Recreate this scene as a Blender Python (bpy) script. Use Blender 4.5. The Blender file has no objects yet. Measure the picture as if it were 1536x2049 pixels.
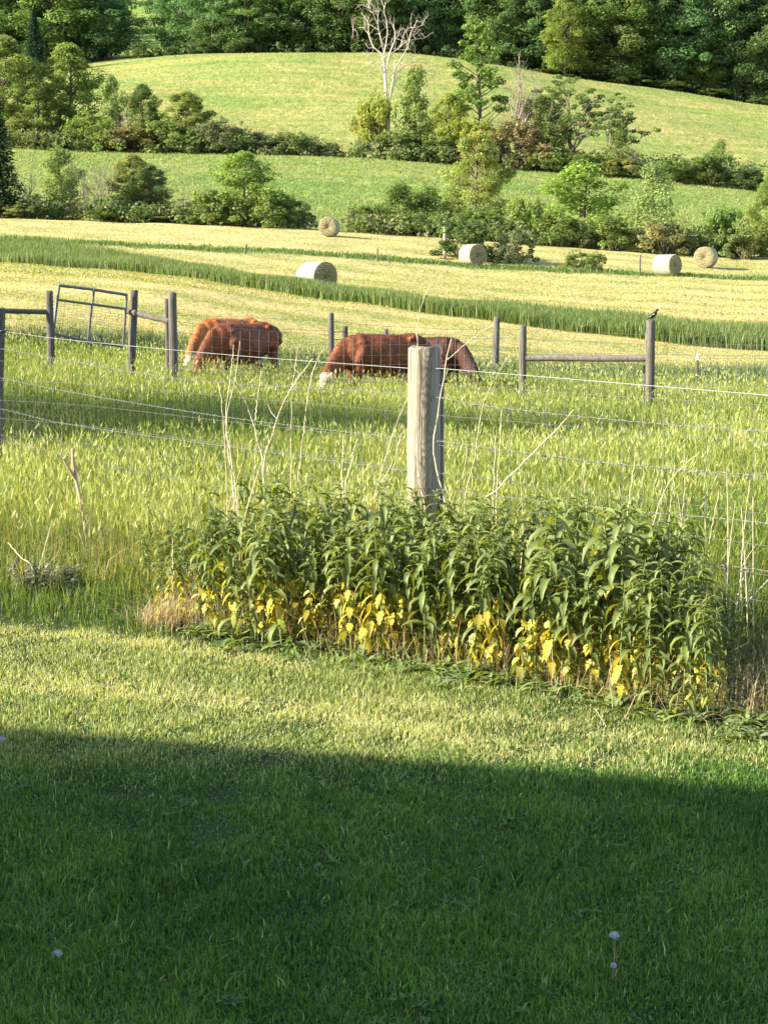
import bpy, math, random
import numpy as np
from mathutils import Vector, Matrix

C = bpy.context
SC = C.scene
COL = SC.collection
rng = np.random.default_rng(11)
R = math.radians

# ------------------------------------------------------------------ camera, sky, sun, exposure
F, CX, CY, HOR, CAMH = 3078.0, 768.0, 1024.5, 597.0, 1.6
PITCH = math.atan((CY - HOR) / F)
cam = bpy.data.cameras.new('camera')
cam.sensor_fit = 'VERTICAL'
cam.sensor_height = 36.0
cam.lens = 36.0 * F / 2049.0
cam.clip_end = 3000
cam_o = bpy.data.objects.new('camera', cam)
COL.objects.link(cam_o)
cam_o.location = (0, 0, CAMH)
cam_o.rotation_euler = (math.pi / 2 - PITCH, 0, 0)
SC.camera = cam_o

SUN_EL, SUN_PHI = R(27), R(14)
TRAVEL = np.array([math.cos(SUN_PHI), math.sin(SUN_PHI)])          # horizontal way the light travels
w = bpy.data.worlds.new('World'); SC.world = w; w.use_nodes = True
bg = w.node_tree.nodes['Background']; bg.inputs[1].default_value = 0.13
sky = w.node_tree.nodes.new('ShaderNodeTexSky'); sky.sky_type = 'NISHITA'
sky.sun_disc = False; sky.sun_elevation = SUN_EL
sky.sun_rotation = math.atan2(-TRAVEL[0], -TRAVEL[1])
w.node_tree.links.new(sky.outputs[0], bg.inputs[0])
sl = bpy.data.lights.new('sun', 'SUN'); sl.energy = 5.0; sl.angle = R(0.4); sl.color = (1.0, 0.92, 0.74)
so = bpy.data.objects.new('sun', sl); COL.objects.link(so)
so.rotation_euler = Vector((TRAVEL[0]*math.cos(SUN_EL), TRAVEL[1]*math.cos(SUN_EL), -math.sin(SUN_EL))).to_track_quat('-Z', 'Y').to_euler()
so.location = (-40, -15, 30)
SC.view_settings.view_transform = 'Standard'; SC.view_settings.look = 'None'
SC.view_settings.exposure = 1.74; SC.view_settings.gamma = 1.0
SC.cycles.max_bounces = 6; SC.cycles.transparent_max_bounces = 4
SC.cycles.diffuse_bounces = 3; SC.cycles.glossy_bounces = 2; SC.cycles.transmission_bounces = 3

# ------------------------------------------------------------------ measuring helpers
cp, sp = math.cos(PITCH), math.sin(PITCH)
def ray(x, y):
    a = (x - CX) / F; b = (CY - y) / F
    return np.array([a, cp + b*sp, -sp + b*cp])
def pt(x, y, d):
    r = ray(x, y)
    return np.array([0, 0, CAMH]) + r * (d / r[1])
def flat(x, y, z=0.0):
    r = ray(x, y)
    return np.array([0, 0, CAMH]) + r * ((z - CAMH) / r[2])

# ------------------------------------------------------------------ terrain as a function of (x, y)
TG = np.linspace(-0.9, 0.9, 181)
def zprof(d, pts):            # points given as (column, height)
    t = [ray(x, 700)[0] / ray(x, 700)[1] for x, _ in pts]
    return np.interp(TG, t, [z for _, z in pts])
def rprof(d, pts):            # points given as (column, row)
    P = [pt(x, y, d) for x, y in pts]
    return np.interp(TG, [p[0]/d for p in P], [p[2] for p in P])
PROF = [
 (0, zprof(0, [(0, 0)])), (9, zprof(9, [(0, 0)])),
 (13, zprof(13, [(0, -.03), (1536, -.03)])),
 (24, zprof(24, [(0, .34), (345, .12), (700, -.14), (1100, -.22), (1536, -.3)])),
 (30, zprof(30, [(0, .44), (345, .12), (600, -.06), (900, -.2), (1200, -.24), (1536, -.32)])),
 (36, zprof(36, [(0, .55), (300, .33), (600, .04), (900, -.14), (1200, -.22), (1536, -.32)])),
 (42, rprof(42, [(0, 645), (300, 660), (600, 690), (900, 715), (1200, 727), (1536, 737)])),
 (55, rprof(55, [(0, 580), (300, 584), (600, 622), (900, 645), (1200, 665), (1536, 678)])),
 (75, rprof(75, [(0, 527), (300, 542), (600, 573), (900, 598), (1200, 615), (1536, 625)])),
 (100, rprof(100, [(0, 468), (300, 480), (600, 496), (945, 529), (1200, 540), (1332, 543), (1536, 548)])),
 (118, rprof(118, [(0, 440), (300, 455), (700, 475), (1000, 487), (1300, 500), (1536, 512)])),
 (130, rprof(130, [(0, 438), (300, 453), (700, 473), (1000, 484), (1300, 497), (1536, 508)])),
 (150, rprof(150, [(0, 400), (300, 415), (700, 440), (1000, 450), (1300, 460), (1536, 470)])),
 (215, rprof(215, [(0, 297), (300, 303), (600, 318), (800, 328), (1000, 345), (1250, 370), (1536, 392)])),
 (235, rprof(235, [(0, 285), (300, 292), (600, 307), (800, 312), (1000, 327), (1250, 347), (1536, 367)])),
 (300, rprof(300, [(0, 195), (300, 182), (600, 190), (900, 205), (1200, 240), (1536, 277)])),
 (360, rprof(360, [(0, 155), (200, 125), (400, 107), (600, 100), (800, 106), (1000, 135), (1200, 166), (1536, 212)])),
 (385, rprof(385, [(0, 150), (200, 124), (400, 108), (600, 102), (800, 109), (1000, 140), (1200, 171), (1536, 216)])),
 (430, rprof(430, [(0, 128), (250, 100), (400, 104), (600, 102), (800, 110), (1000, 140), (1200, 165), (1536, 200)])),
 (540, rprof(540, [(0, 60), (300, 48), (600, 40), (1000, 60), (1536, 90)])),
 (700, rprof(700, [(0, -120), (1536, -120)])),
 (1000, rprof(1000, [(0, -260), (1536, -260)])),
 (1300, rprof(1300, [(0, -260), (1536, -260)])),
]
PD = np.array([p[0] for p in PROF], float); PZ = np.array([p[1] for p in PROF])
ker = np.exp(-np.linspace(-2, 2, 9)**2); ker /= ker.sum()
PZ = np.array([np.convolve(np.pad(r, 4, 'edge'), ker, 'valid') for r in PZ])
def pchip(xk, yk, x):
    h = np.diff(xk)[:, None]; dl = np.diff(yk, axis=0) / h
    m = np.zeros_like(yk)
    w1 = 2*h[1:] + h[:-1]; w2 = h[1:] + 2*h[:-1]
    with np.errstate(divide='ignore', invalid='ignore'):
        hm = (w1 + w2) / (w1/dl[:-1] + w2/dl[1:])
    m[1:-1] = np.where(dl[:-1]*dl[1:] > 0, hm, 0)
    m[0] = dl[0]; m[-1] = dl[-1]
    i = np.clip(np.searchsorted(xk, x, 'right') - 1, 0, len(xk) - 2)
    hh = h[i]; s = ((x - xk[i])[:, None]) / hh
    return ((2*s**3 - 3*s**2 + 1)*yk[i] + (s**3 - 2*s**2 + s)*hh*m[i] + (-2*s**3 + 3*s**2)*yk[i+1] + (s**3 - s**2)*hh*m[i+1])
DG = np.concatenate([np.arange(0, 130, .25), np.arange(130, 1301, 1.0)])
ZG = pchip(PD, PZ, DG)
def gz(x, y):
    x = np.asarray(x, float); y = np.asarray(y, float)
    d = np.clip(y, 0, 1299)
    t = np.clip(x / np.maximum(y, 4.0), -.895, .895)
    fi = np.where(d < 130, d/.25, 520 + (d - 130)); fi = np.clip(fi, 0, len(DG) - 1.001)
    i = fi.astype(int); a = fi - i
    fj = (t + .9) / .01; j = np.clip(fj.astype(int), 0, 179); b = fj - j
    z = (ZG[i, j]*(1-b) + ZG[i, j+1]*b)*(1-a) + (ZG[i+1, j]*(1-b) + ZG[i+1, j+1]*b)*a
    amp = np.clip((y - 12) / 300, 0, .5)
    return z + amp*(np.sin(x*.11 + y*.07)*.5 + np.sin(x*.043 - y*.09 + 1)*.8) + np.clip((y-9)/60, 0, .05)*np.sin(x*.9+y*.4)*np.sin(y*.7-x*.3)
def g(x, y): return float(gz(x, y))
def col_at(px, d, row=600): return ray(px, row)[0] / ray(px, row)[1] * d

# ------------------------------------------------------------------ mesh helpers
class MB:
    def __init__(s): s.v = []; s.f = []; s.c = []; s.n = 0; s.m = []
    def add(s, v, f, c=(1, 1, 1), mi=0):
        v = np.asarray(v, float).reshape(-1, 3); f = np.asarray(f, int)
        s.v.append(v); s.f.append(f + s.n); s.n += len(v); s.m.append(np.full(len(f), mi))
        c = np.asarray(c, float); s.c.append(np.broadcast_to(c, (len(v), 3)) if c.ndim == 1 else c)
    def mesh(s, name, mats, smooth=True):
        me = bpy.data.meshes.new(name)
        v = np.concatenate(s.v); nv = len(v)
        me.vertices.add(nv); me.vertices.foreach_set('co', v.astype(np.float32).ravel())
        li = np.concatenate([f.ravel() for f in s.f]).astype(np.int32)
        tot = np.concatenate([np.full(len(f), f.shape[1]) for f in s.f])
        st = np.concatenate([[0], np.cumsum(tot)[:-1]]).astype(np.int32)
        me.loops.add(len(li)); me.loops.foreach_set('vertex_index', li)
        me.polygons.add(len(tot)); me.polygons.foreach_set('loop_start', st)
        me.polygons.foreach_set('material_index', np.concatenate(s.m).astype(np.int32))
        me.polygons.foreach_set('use_smooth', np.full(len(tot), smooth))
        at = me.color_attributes.new('Col', 'FLOAT_COLOR', 'POINT')
        cc = np.ones((nv, 4), np.float32); cc[:, :3] = np.concatenate(s.c); at.data.foreach_set('color', cc.ravel())
        for m in (mats if isinstance(mats, (list, tuple)) else [mats]): me.materials.append(m)
        me.update(calc_edges=True)
        return me
def tag(o, label=None, cat=None, group=None, kind=None):
    if label: o['label'] = label
    if cat: o['category'] = cat
    if group: o['group'] = group
    if kind: o['kind'] = kind
    return o
def link(name, me, parent=None, loc=(0, 0, 0), rz=0.0, sc=1.0):
    o = bpy.data.objects.new(name, me); COL.objects.link(o)
    o.location = loc; o.rotation_euler = (0, 0, rz)
    o.scale = (sc, sc, sc) if np.isscalar(sc) else sc
    if parent: o.parent = parent
    return o
def thing(name, label, cat, loc=(0, 0, 0), rz=0.0, group=None, sc=1.0):
    return tag(link(name, None, None, loc, rz, sc), label, cat, group)
def dup(root, loc, rz, sc, label, group=None):
    r = root.copy(); COL.objects.link(r); r.location = loc; r.rotation_euler = (0, 0, rz)
    r.scale = (sc, sc, sc) if np.isscalar(sc) else sc
    r['label'] = label
    if group: r['group'] = group
    for ch in root.children:
        c = ch.copy(); COL.objects.link(c); c.parent = r
        for gch in ch.children:
            d = gch.copy(); COL.objects.link(d); d.parent = c
    return r

def tube(mb, P, rad, sides=6, c=(1, 1, 1), mi=0, cap=True):
    P = np.asarray(P, float); n = len(P); rad = np.broadcast_to(np.asarray(rad, float), (n,))
    T = np.gradient(P, axis=0); T /= np.linalg.norm(T, axis=1)[:, None] + 1e-9
    up = np.array([0, 0, 1.0]) if abs(T[0, 2]) < .8 else np.array([1.0, 0, 0])
    A = np.cross(T, up); A /= np.linalg.norm(A, axis=1)[:, None] + 1e-9
    B = np.cross(T, A)
    th = np.linspace(0, 2*np.pi, sides, endpoint=False)
    V = P[:, None] + rad[:, None, None]*(A[:, None]*np.cos(th)[None, :, None] + B[:, None]*np.sin(th)[None, :, None])
    i = np.arange(n-1)[:, None]*sides; k = np.arange(sides); k2 = (k+1) % sides
    f = np.stack([i+k, i+k2, i+sides+k2, i+sides+k], -1).reshape(-1, 4)
    mb.add(V.reshape(-1, 3), f, c, mi)
    if cap:
        for e in (0, n-1):
            b = mb.n
            vv = np.vstack([V[e], P[e:e+1]]); t = np.stack([k, k2, np.full(sides, sides)], -1)
            mb.add(vv, t, c, mi)
def smooth_path(P, n):
    P = np.asarray(P, float); t = np.linspace(0, len(P)-1, n); out = []
    for q in t:
        i = min(int(q), len(P)-2); s = q - i
        p0 = P[max(i-1, 0)]; p1 = P[i]; p2 = P[i+1]; p3 = P[min(i+2, len(P)-1)]
        out.append(.5*((2*p1) + (-p0+p2)*s + (2*p0-5*p1+4*p2-p3)*s*s + (-p0+3*p1-3*p2+p3)*s**3))
    return np.array(out)
def box(mb, c0, c1, c=(1, 1, 1), mi=0, M=None):
    x0, y0, z0 = c0; x1, y1, z1 = c1
    v = np.array([(x, y, z) for z in (z0, z1) for y in (y0, y1) for x in (x0, x1)], float)
    if M is not None: v = (np.array(M)[:3, :3] @ v.T).T + np.array(M)[:3, 3]
    mb.add(v, [(0, 2, 3, 1), (4, 5, 7, 6), (0, 1, 5, 4), (2, 6, 7, 3), (0, 4, 6, 2), (1, 3, 7, 5)], c, mi)
def unit(v): return v / (np.linalg.norm(v, axis=-1, keepdims=True) + 1e-9)

# ------------------------------------------------------------------ materials
def new_mat(name):
    m = bpy.data.materials.new(name); m.use_nodes = True
    nt = m.node_tree; b = nt.nodes['Principled BSDF']
    return m, nt, b
def N(nt, t, **kw):
    n = nt.nodes.new('ShaderNode' + t)
    for k, v in kw.items():
        if k in n.inputs: n.inputs[k].default_value = v
        else: setattr(n, k, v)
    return n
def mixc(nt, fac, a, b, mode='MIX'):
    n = nt.nodes.new('ShaderNodeMix'); n.data_type = 'RGBA'; n.blend_type = mode
    for s, v in ((n.inputs[0], fac), (n.inputs[6], a), (n.inputs[7], b)):
        if isinstance(v, bpy.types.NodeSocket): nt.links.new(v, s)
        elif isinstance(v, (int, float)): s.default_value = v
        else: s.default_value = (*v, 1)
    return n.outputs[2]
def ramp(nt, fac, stops):
    n = nt.nodes.new('ShaderNodeValToRGB'); nt.links.new(fac, n.inputs[0])
    e = n.color_ramp.elements
    while len(e) < len(stops): e.new(.5)
    for q, (p, c) in zip(e, stops): q.position = p; q.color = (*c, 1) if len(c) == 3 else c
    return n.outputs[0]
def noise(nt, scale, detail=4, vec=None, rough=.55):
    n = N(nt, 'TexNoise', Scale=scale, Detail=detail, Roughness=rough)
    if vec is not None: nt.links.new(vec, n.inputs['Vector'])
    return n.outputs[0]
def bump(nt, b, h, strength=.4, dist=.02):
    n = N(nt, 'Bump', Strength=strength, Distance=dist); nt.links.new(h, n.inputs['Height']); nt.links.new(n.outputs[0], b.inputs['Normal'])
def mapping(nt, scale=(1, 1, 1), rot=(0, 0, 0), obj=True):
    tc = nt.nodes.new('ShaderNodeTexCoord'); mp = nt.nodes.new('ShaderNodeMapping')
    mp.inputs['Scale'].default_value = scale; mp.inputs['Rotation'].default_value = rot
    nt.links.new(tc.outputs['Object' if obj else 'Generated'], mp.inputs[0])
    return mp.outputs[0]

def leaf_mat(name, transl=.4, rough=.5, spec=.4, tint=True, trcol=(1.25, 1.2, .45)):
    m, nt, b = new_mat(name)
    a = N(nt, 'Attribute', attribute_name='Col').outputs['Color']
    if tint:
        oi = nt.nodes.new('ShaderNodeObjectInfo')
        a = mixc(nt, 1.0, a, oi.outputs['Color'], 'MULTIPLY')
    nt.links.new(a, b.inputs['Base Color'])
    b.inputs['Roughness'].default_value = rough; b.inputs['Specular IOR Level'].default_value = spec
    tr = nt.nodes.new('ShaderNodeBsdfTranslucent')
    nt.links.new(mixc(nt, 1.0, a, trcol, 'MULTIPLY'), tr.inputs[0])
    mx = nt.nodes.new('ShaderNodeMixShader'); mx.inputs[0].default_value = transl
    nt.links.new(b.outputs[0], mx.inputs[1]); nt.links.new(tr.outputs[0], mx.inputs[2])
    nt.links.new(mx.outputs[0], nt.nodes['Material Output'].inputs[0])
    return m
M_BLADE = leaf_mat('grass_blade', .42, .45, .28, tint=False)
M_LEAF = leaf_mat('tree_leaf', .5, .55, .3, trcol=(1.3, 1.3, .75))
M_NETTLE = leaf_mat('nettle_leaf', .36, .5, .35, tint=False, trcol=(1.5, 1.25, .3))
M_YELLOW = leaf_mat('yellow_leaf', .5, .5, .3, tint=False, trcol=(1.2, 1.0, .4))
_nt = M_YELLOW.node_tree; _at = next(n for n in _nt.nodes if n.type == 'ATTRIBUTE')
_tg = [l.to_socket for l in list(_nt.links) if l.from_node == _at]
_sp = mixc(_nt, 1.0, _at.outputs['Color'], ramp(_nt, noise(_nt, 55, 3, mapping(_nt)), [(.3, (.4, .24, .12)), (.37, (1, 1, 1))]), 'MULTIPLY')
for _s in _tg: _nt.links.new(_sp, _s)

def bark_mat(name, c0, c1, scale=6):
    m, nt, b = new_mat(name)
    v = mapping(nt, (scale, scale, scale*.25))
    n = noise(nt, 2.0, 6, v)
    nt.links.new(ramp(nt, n, [(.3, c0), (.7, c1)]), b.inputs['Base Color'])
    b.inputs['Roughness'].default_value = .9; bump(nt, b, n, .6, .03)
    return m
M_BARK = bark_mat('bark', (.07, .05, .035), (.2, .15, .11))
M_PALE = bark_mat('bleached_bark', (.34, .28, .22), (.62, .54, .45))
M_TWIG = bark_mat('dead_twig', (.16, .12, .1), (.34, .27, .22))
M_STALK = bark_mat('dry_stalk', (.42, .34, .2), (.68, .58, .4), 20)
M_STEM = bark_mat('green_stem', (.12, .17, .04), (.25, .3, .1), 20)

def wood_mat(name, c0, c1, c2, rings=False):
    m, nt, b = new_mat(name)
    v = mapping(nt, (22, 22, 1.1)); n1 = noise(nt, 2.2, 7, v, .65)
    v2 = mapping(nt, (34, 34, .9)); n2 = noise(nt, 2.0, 5, v2, .65)
    col = ramp(nt, n1, [(.28, c0), (.5, c1), (.72, c2)])
    if rings:     # flame shaped growth rings cut through by the round face
        sx = nt.nodes.new('ShaderNodeSeparateXYZ'); nt.links.new(mapping(nt), sx.inputs[0])
        def mth(op, a_, b_=None):
            q = nt.nodes.new('ShaderNodeMath'); q.operation = op
            for s_, v_ in zip(q.inputs, (a_, b_)):
                if isinstance(v_, bpy.types.NodeSocket): nt.links.new(v_, s_)
                elif v_ is not None: s_.default_value = v_
            return q.outputs[0]
        ax = mth('ABSOLUTE', mth('SUBTRACT', sx.outputs['X'], .008))
        nz_ = mth('MULTIPLY', noise(nt, 1.6, 3, mapping(nt, (7, 7, 1.6))), .75)
        uu = mth('SUBTRACT', mth('ADD', sx.outputs['Z'], nz_), mth('MULTIPLY', ax, 1.5))
        cx_ = nt.nodes.new('ShaderNodeCombineXYZ'); nt.links.new(uu, cx_.inputs[0])
        wv = N(nt, 'TexWave', Scale=4.6, Distortion=2.2, Detail=3.0); wv.wave_type = 'BANDS'; wv.bands_direction = 'X'
        nt.links.new(cx_.outputs[0], wv.inputs['Vector'])
        rr = ramp(nt, wv.outputs['Fac'], [(.35, (1.05, 1.04, 1.02)), (.75, (.6, .55, .49))])
        msk = ramp(nt, ax, [(.014, (.8, .8, .8)), (.05, (.03, .03, .03))])
        col = mixc(nt, msk, col, mixc(nt, 1.0, col, rr, 'MULTIPLY'))
    crack = ramp(nt, n2, [(.36, (.18, .16, .14)), (.43, (1, 1, 1))])
    col = mixc(nt, .7, col, crack, 'MULTIPLY')
    v4 = mapping(nt, (3, 3, 2)); n4 = noise(nt, 1.5, 3, v4)
    col = mixc(nt, .5, col, ramp(nt, n4, [(.35, (.75, .74, .7)), (.65, (1.1, 1.05, 1))]), 'MULTIPLY')
    nt.links.new(col, b.inputs['Base Color']); b.inputs['Roughness'].default_value = .85
    b.inputs['Specular IOR Level'].default_value = .2
    bump(nt, b, n2, .9, .015)
    return m
M_POST = wood_mat('weathered_post', (.17, .145, .108), (.29, .255, .195), (.38, .335, .26), True)
M_OLDPOST = wood_mat('old_post', (.06, .056, .05), (.13, .118, .1), (.2, .185, .16))
M_DARKPOST = wood_mat('dark_post', (.06, .055, .05), (.11, .1, .09), (.17, .15, .13))
def metal(name, c, rough=.4, met=.7):
    m, nt, b = new_mat(name)
    n = noise(nt, 40, 3, mapping(nt))
    nt.links.new(ramp(nt, n, [(.3, tuple(q*.7 for q in c)), (.7, c)]), b.inputs['Base Color'])
    b.inputs['Roughness'].default_value = rough; b.inputs['Metallic'].default_value = met
    return m
M_WIRE = metal('galvanised_wire', (.2, .2, .2), .55, .2)
M_MESHWIRE = metal('dull_mesh_wire', (.15, .15, .15), .55, .2)
M_SMOOTH = metal('white_smooth_wire', (.3, .3, .3), .5, .1)
M_GATE = metal('gate_tube', (.17, .175, .175), .5, .3)
M_TPOST = metal('rusty_tpost', (.1, .08, .06), .7, .3)
def plain(name, c, rough=.7, var=.25, scale=30):
    m, nt, b = new_mat(name)
    n = noise(nt, scale, 4, mapping(nt))
    nt.links.new(ramp(nt, n, [(.3, tuple(q*(1-var) for q in c)), (.7, tuple(min(1, q*(1+var)) for q in c))]), b.inputs['Base Color'])
    b.inputs['Roughness'].default_value = rough
    return m
M_BLACK = plain('black_plastic', (.015, .015, .015), .4)
M_WHITE = plain('white_paint', (.75, .74, .7), .6, .08)

# ------------------------------------------------------------------ borders measured on the ground
def gline(pts): 
    P = np.array([flat(x, y)[:2] for x, y in pts]); return P
LE = gline([(-500, 1185), (0, 1243), (200, 1262), (400, 1290), (850, 1350), (1200, 1412), (1536, 1490), (2000, 1600)])
def lawn_edge(x): return np.interp(x, LE[:, 0], LE[:, 1])
POST = np.array([col_at(848, 8.5, 850), 8.5])
def near_fence_d(px):          # depth of the near wire fence at an image column
    t = ray(px, 850)[0] / ray(px, 850)[1]
    k = .77 if px < 848 else .86
    return (POST[0] + k*POST[1]) / (t + k)
def strip_front(x):            # near edge of the tall uncut strip
    P = np.array([(col_at(c, d), d) for c, d in ((-900, 88), (0, 78), (300, 74), (600, 65), (900, 58), (1200, 54), (1536, 50), (2400, 44))])
    return np.interp(x, P[:, 0], P[:, 1])
def strip_depth(x):
    P = np.array([(col_at(c, d), q) for c, d, q in ((-900, 88, 18), (0, 78, 16), (200, 75, 10), (420, 70, 6), (600, 65, 5.5), (900, 58, 6), (1200, 54, 7), (1536, 50, 7), (2400, 44, 7))])
    return np.interp(x, P[:, 0], P[:, 1])
def field_edge(x):  return 118 + 0*x

# ------------------------------------------------------------------ ground and hills
def ground_mat():
    m, nt, b = new_mat('ground')
    a = N(nt, 'Attribute', attribute_name='Col').outputs['Color']
    n1 = noise(nt, .35, 5, mapping(nt)); n2 = noise(nt, 3.0, 6, mapping(nt))
    v3 = mapping(nt, (.04, .9, 1), (0, 0, R(22))); n3 = noise(nt, 1.0, 4, v3)
    col = mixc(nt, .8, a, ramp(nt, n1, [(.35, (.75, .85, .7)), (.65, (1.2, 1.12, 1.1))]), 'MULTIPLY')
    col = mixc(nt, .8, col, ramp(nt, n2, [(.3, (.6, .65, .6)), (.7, (1.3, 1.25, 1.2))]), 'MULTIPLY')
    col = mixc(nt, .6, col, ramp(nt, n3, [(.35, (.68, .85, .6)), (.65, (1.2, 1.1, 1.15))]), 'MULTIPLY')
    nt.links.new(col, b.inputs['Base Color']); b.inputs['Roughness'].default_value = .95
    b.inputs['Specular IOR Level'].default_value = .1
    bump(nt, b, n2, .9, .12)
    return m
def hill_mat():
    m, nt, b = new_mat('hill_grass')
    a = N(nt, 'Attribute', attribute_name='Col').outputs['Color']
    n1 = noise(nt, .05, 5, mapping(nt, (1, 1.6, 1)))
    n2 = noise(nt, .7, 6, mapping(nt, (1, .6, 1)), .7)
    n3 = noise(nt, 1.0, 5, mapping(nt, (.03, .25, 1), (0, 0, R(12))))
    n4 = noise(nt, .28, 4, mapping(nt))
    col = mixc(nt, .9, a, ramp(nt, n1, [(.35, (.72, .92, .7)), (.65, (1.25, 1.08, 1.1))]), 'MULTIPLY')
    col = mixc(nt, .8, col, ramp(nt, n2, [(.3, (.62, .7, .6)), (.7, (1.32, 1.25, 1.2))]), 'MULTIPLY')
    col = mixc(nt, .7, col, ramp(nt, n3, [(.38, (.74, .9, .66)), (.62, (1.2, 1.1, 1.1))]), 'MULTIPLY')
    col = mixc(nt, .5, col, ramp(nt, n4, [(.38, (.7, .84, .64)), (.62, (1.15, 1.1, 1.1))]), 'MULTIPLY')
    nt.links.new(col, b.inputs['Base Color']); b.inputs['Roughness'].default_value = .95
    b.inputs['Specular IOR Level'].default_value = .08
    bump(nt, b, n2, 1.0, .6)
    return m
def sheet(name, ys, nx, mat, colf):
    ys = np.asarray(ys); w_ = np.maximum(42, .72*ys)
    s = np.linspace(-1, 1, nx)
    X = w_[:, None]*s[None]; Y = np.broadcast_to(ys[:, None], X.shape)
    Z = gz(X, Y)
    mb = MB(); i = np.arange(len(ys)-1)[:, None]*nx; k = np.arange(nx-1)
    f = np.stack([i+k, i+k+1, i+nx+k+1, i+nx+k], -1).reshape(-1, 4)
    mb.add(np.stack([X, Y, Z], -1).reshape(-1, 3), f, colf(X.ravel(), Y.ravel()))
    return tag(link(name, mb.mesh(name, mat)), kind='structure')
def sstep(a, b, x): s = np.clip((x-a)/(b-a), 0, 1); return s*s*(3-2*s)
def lerp(a, b, s): return np.asarray(a)*(1-s[:, None]) + np.asarray(b)*s[:, None]
def wob(x, y, s=1.0): return np.sin(x*1.3*s+y*.7*s)*.5 + np.sin(x*.41*s-y*1.1*s+2)*.5 + np.sin(x*2.9*s+1)*.3
def rows_tone(x, y):      # swaths left by the mower, running with the uncut strip
    q = x*.62 + y*.78
    return .5 + .5*np.sin(q*2*np.pi/5.2 + .9*wob(x, y, .09))
MOWN_A, MOWN_B = (.42, .345, .165), (.25, .26, .085)
def ground_col(x, y):
    lawn = np.array((.03, .045, .018)); past = np.array((.03, .042, .014))
    c = lerp(lawn, past, sstep(-.1, .1, y - lawn_edge(x)))
    t = rows_tone(x, y)
    far = sstep(36, 100, y)
    mow = lerp(MOWN_A, MOWN_B, np.clip(.75*t*(1-.2*far) + .35*wob(x, y, .07) - .1, 0, 1)) 
    c = c*(1 - sstep(35.5, 38, y + .6*wob(x, y, .3)))[:, None] + mow*sstep(35.5, 38, y + .6*wob(x, y, .3))[:, None]
    return c
sheet('ground', np.concatenate([np.arange(-45, 0, 3), np.arange(0, 30, .4), np.arange(30, 128.1, .45)]), 360, ground_mat(), ground_col)
def hill_col(x, y):
    low = np.array((.195, .23, .08)); upp = np.array((.245, .25, .097)); wood = np.array((.05, .07, .025)); farf = np.array((.2, .25, .08))
    c = lerp(low, upp, sstep(215, 262, y + 6*wob(x, y, .03)))
    k = sstep(363, 368, y)
    c = c*(1-k)[:, None] + wood*k[:, None]
    # pale pasture seen through the gap in the wood
    px = x/np.maximum(y, 1)
    gap = sstep(398, 405, y)*(1-sstep(640, 670, y))*(1 - sstep(-.118, -.105, px))
    return c*(1-gap)[:, None] + farf*gap[:, None]
sheet('hillside', np.concatenate([[127.9], np.arange(128.8, 400, .9), np.arange(400, 1250, 9)]), 300, hill_mat(), hill_col)

# ------------------------------------------------------------------ grass made of single blades
def blades(name, x, y, h, wd, col, bend=.5, mat=M_BLADE, z0=None, seg=2, az=None, kind=True):
    n = len(x); z = gz(x, y) if z0 is None else z0
    a = rng.uniform(0, 2*np.pi, n) if az is None else az
    side = np.stack([np.cos(a), np.sin(a), np.zeros(n)], -1)
    ba = a + np.pi/2 + rng.normal(0, .7, n)
    bd = np.stack([np.cos(ba), np.sin(ba), np.zeros(n)], -1)
    bl = np.abs(rng.normal(0, 1, n))*bend
    P = np.stack([x, y, z - .01], -1)
    up = np.array([0, 0, 1.0])
    mid = P + up*(h*.55)[:, None] + bd*(h*bl*.22)[:, None]
    tip = P + up*(h*(1-.25*np.clip(bl, 0, 1.4)))[:, None] + bd*(h*bl*.75)[:, None]
    sw = side*(wd*.5)[:, None]
    V = np.stack([P-sw*.8, P+sw*.8, mid-sw, mid+sw, tip], 1).reshape(-1, 3)
    b = np.arange(n)[:, None]*5
    mb = MB(); mb.add(V, b + np.array([0, 1, 3, 2]), np.repeat(col, 5, 0))
    mb.f.append(b + np.array([2, 3, 4])); mb.m.append(np.zeros(n, int))
    o = link(name, mb.mesh(name, mat, True))
    return tag(o, kind='stuff') if kind else o
def fan(n, d0, d1, mx=.7, p=2.0, t=.27):
    # depths crowd towards the viewer so near grass is as close knit as far grass
    u = rng.uniform(0, 1, n)
    d = (d0**(1-p) + u*(d1**(1-p) - d0**(1-p)))**(1/(1-p)) if abs(p-1) > 1e-6 else d0*(d1/d0)**u
    x = rng.uniform(-1, 1, n)*(t*d + mx)
    return x, d
def pick(n, cols, wts, jit=.18):
    cols = np.array(cols, float); k = rng.choice(len(cols), n, p=np.array(wts)/sum(wts))
    return cols[k]*rng.uniform(1-jit, 1+jit, (n, 1))*rng.uniform(.93, 1.07, (n, 3))

# lawn
x, y = fan(860000, 2.6, 8.3, 1.4, 1.15, .265)
k = y < lawn_edge(x) + rng.normal(0, .1, len(x)); x, y = x[k], y[k]; n = len(x)
pat = wob(x, y, .9) + .6*wob(x, y, 2.3)
def near_line(pts, x, y, wdt):
    P = gline(pts); yy = np.interp(x, P[:, 0], P[:, 1]); return np.exp(-((y-yy)/wdt)**2)*((x > P[0, 0]) & (x < P[-1, 0]))
streak = near_line([(-400, 1235), (0, 1262), (300, 1290), (620, 1335)], x, y, .09) + near_line([(-300, 1355), (0, 1368), (350, 1395), (700, 1438), (1000, 1500), (1350, 1540)], x, y, .12) + .6*near_line([(700, 1400), (1100, 1450), (1536, 1530)], x, y, .1)
lit = sstep(4.7, 5.6, y)  # sunny side of the eave shadow; its brightness is put into blade colour
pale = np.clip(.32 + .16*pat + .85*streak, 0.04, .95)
tuft = np.sin(x*11+3*np.sin(y*4))*np.sin(y*9+2*np.sin(x*5))
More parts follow.
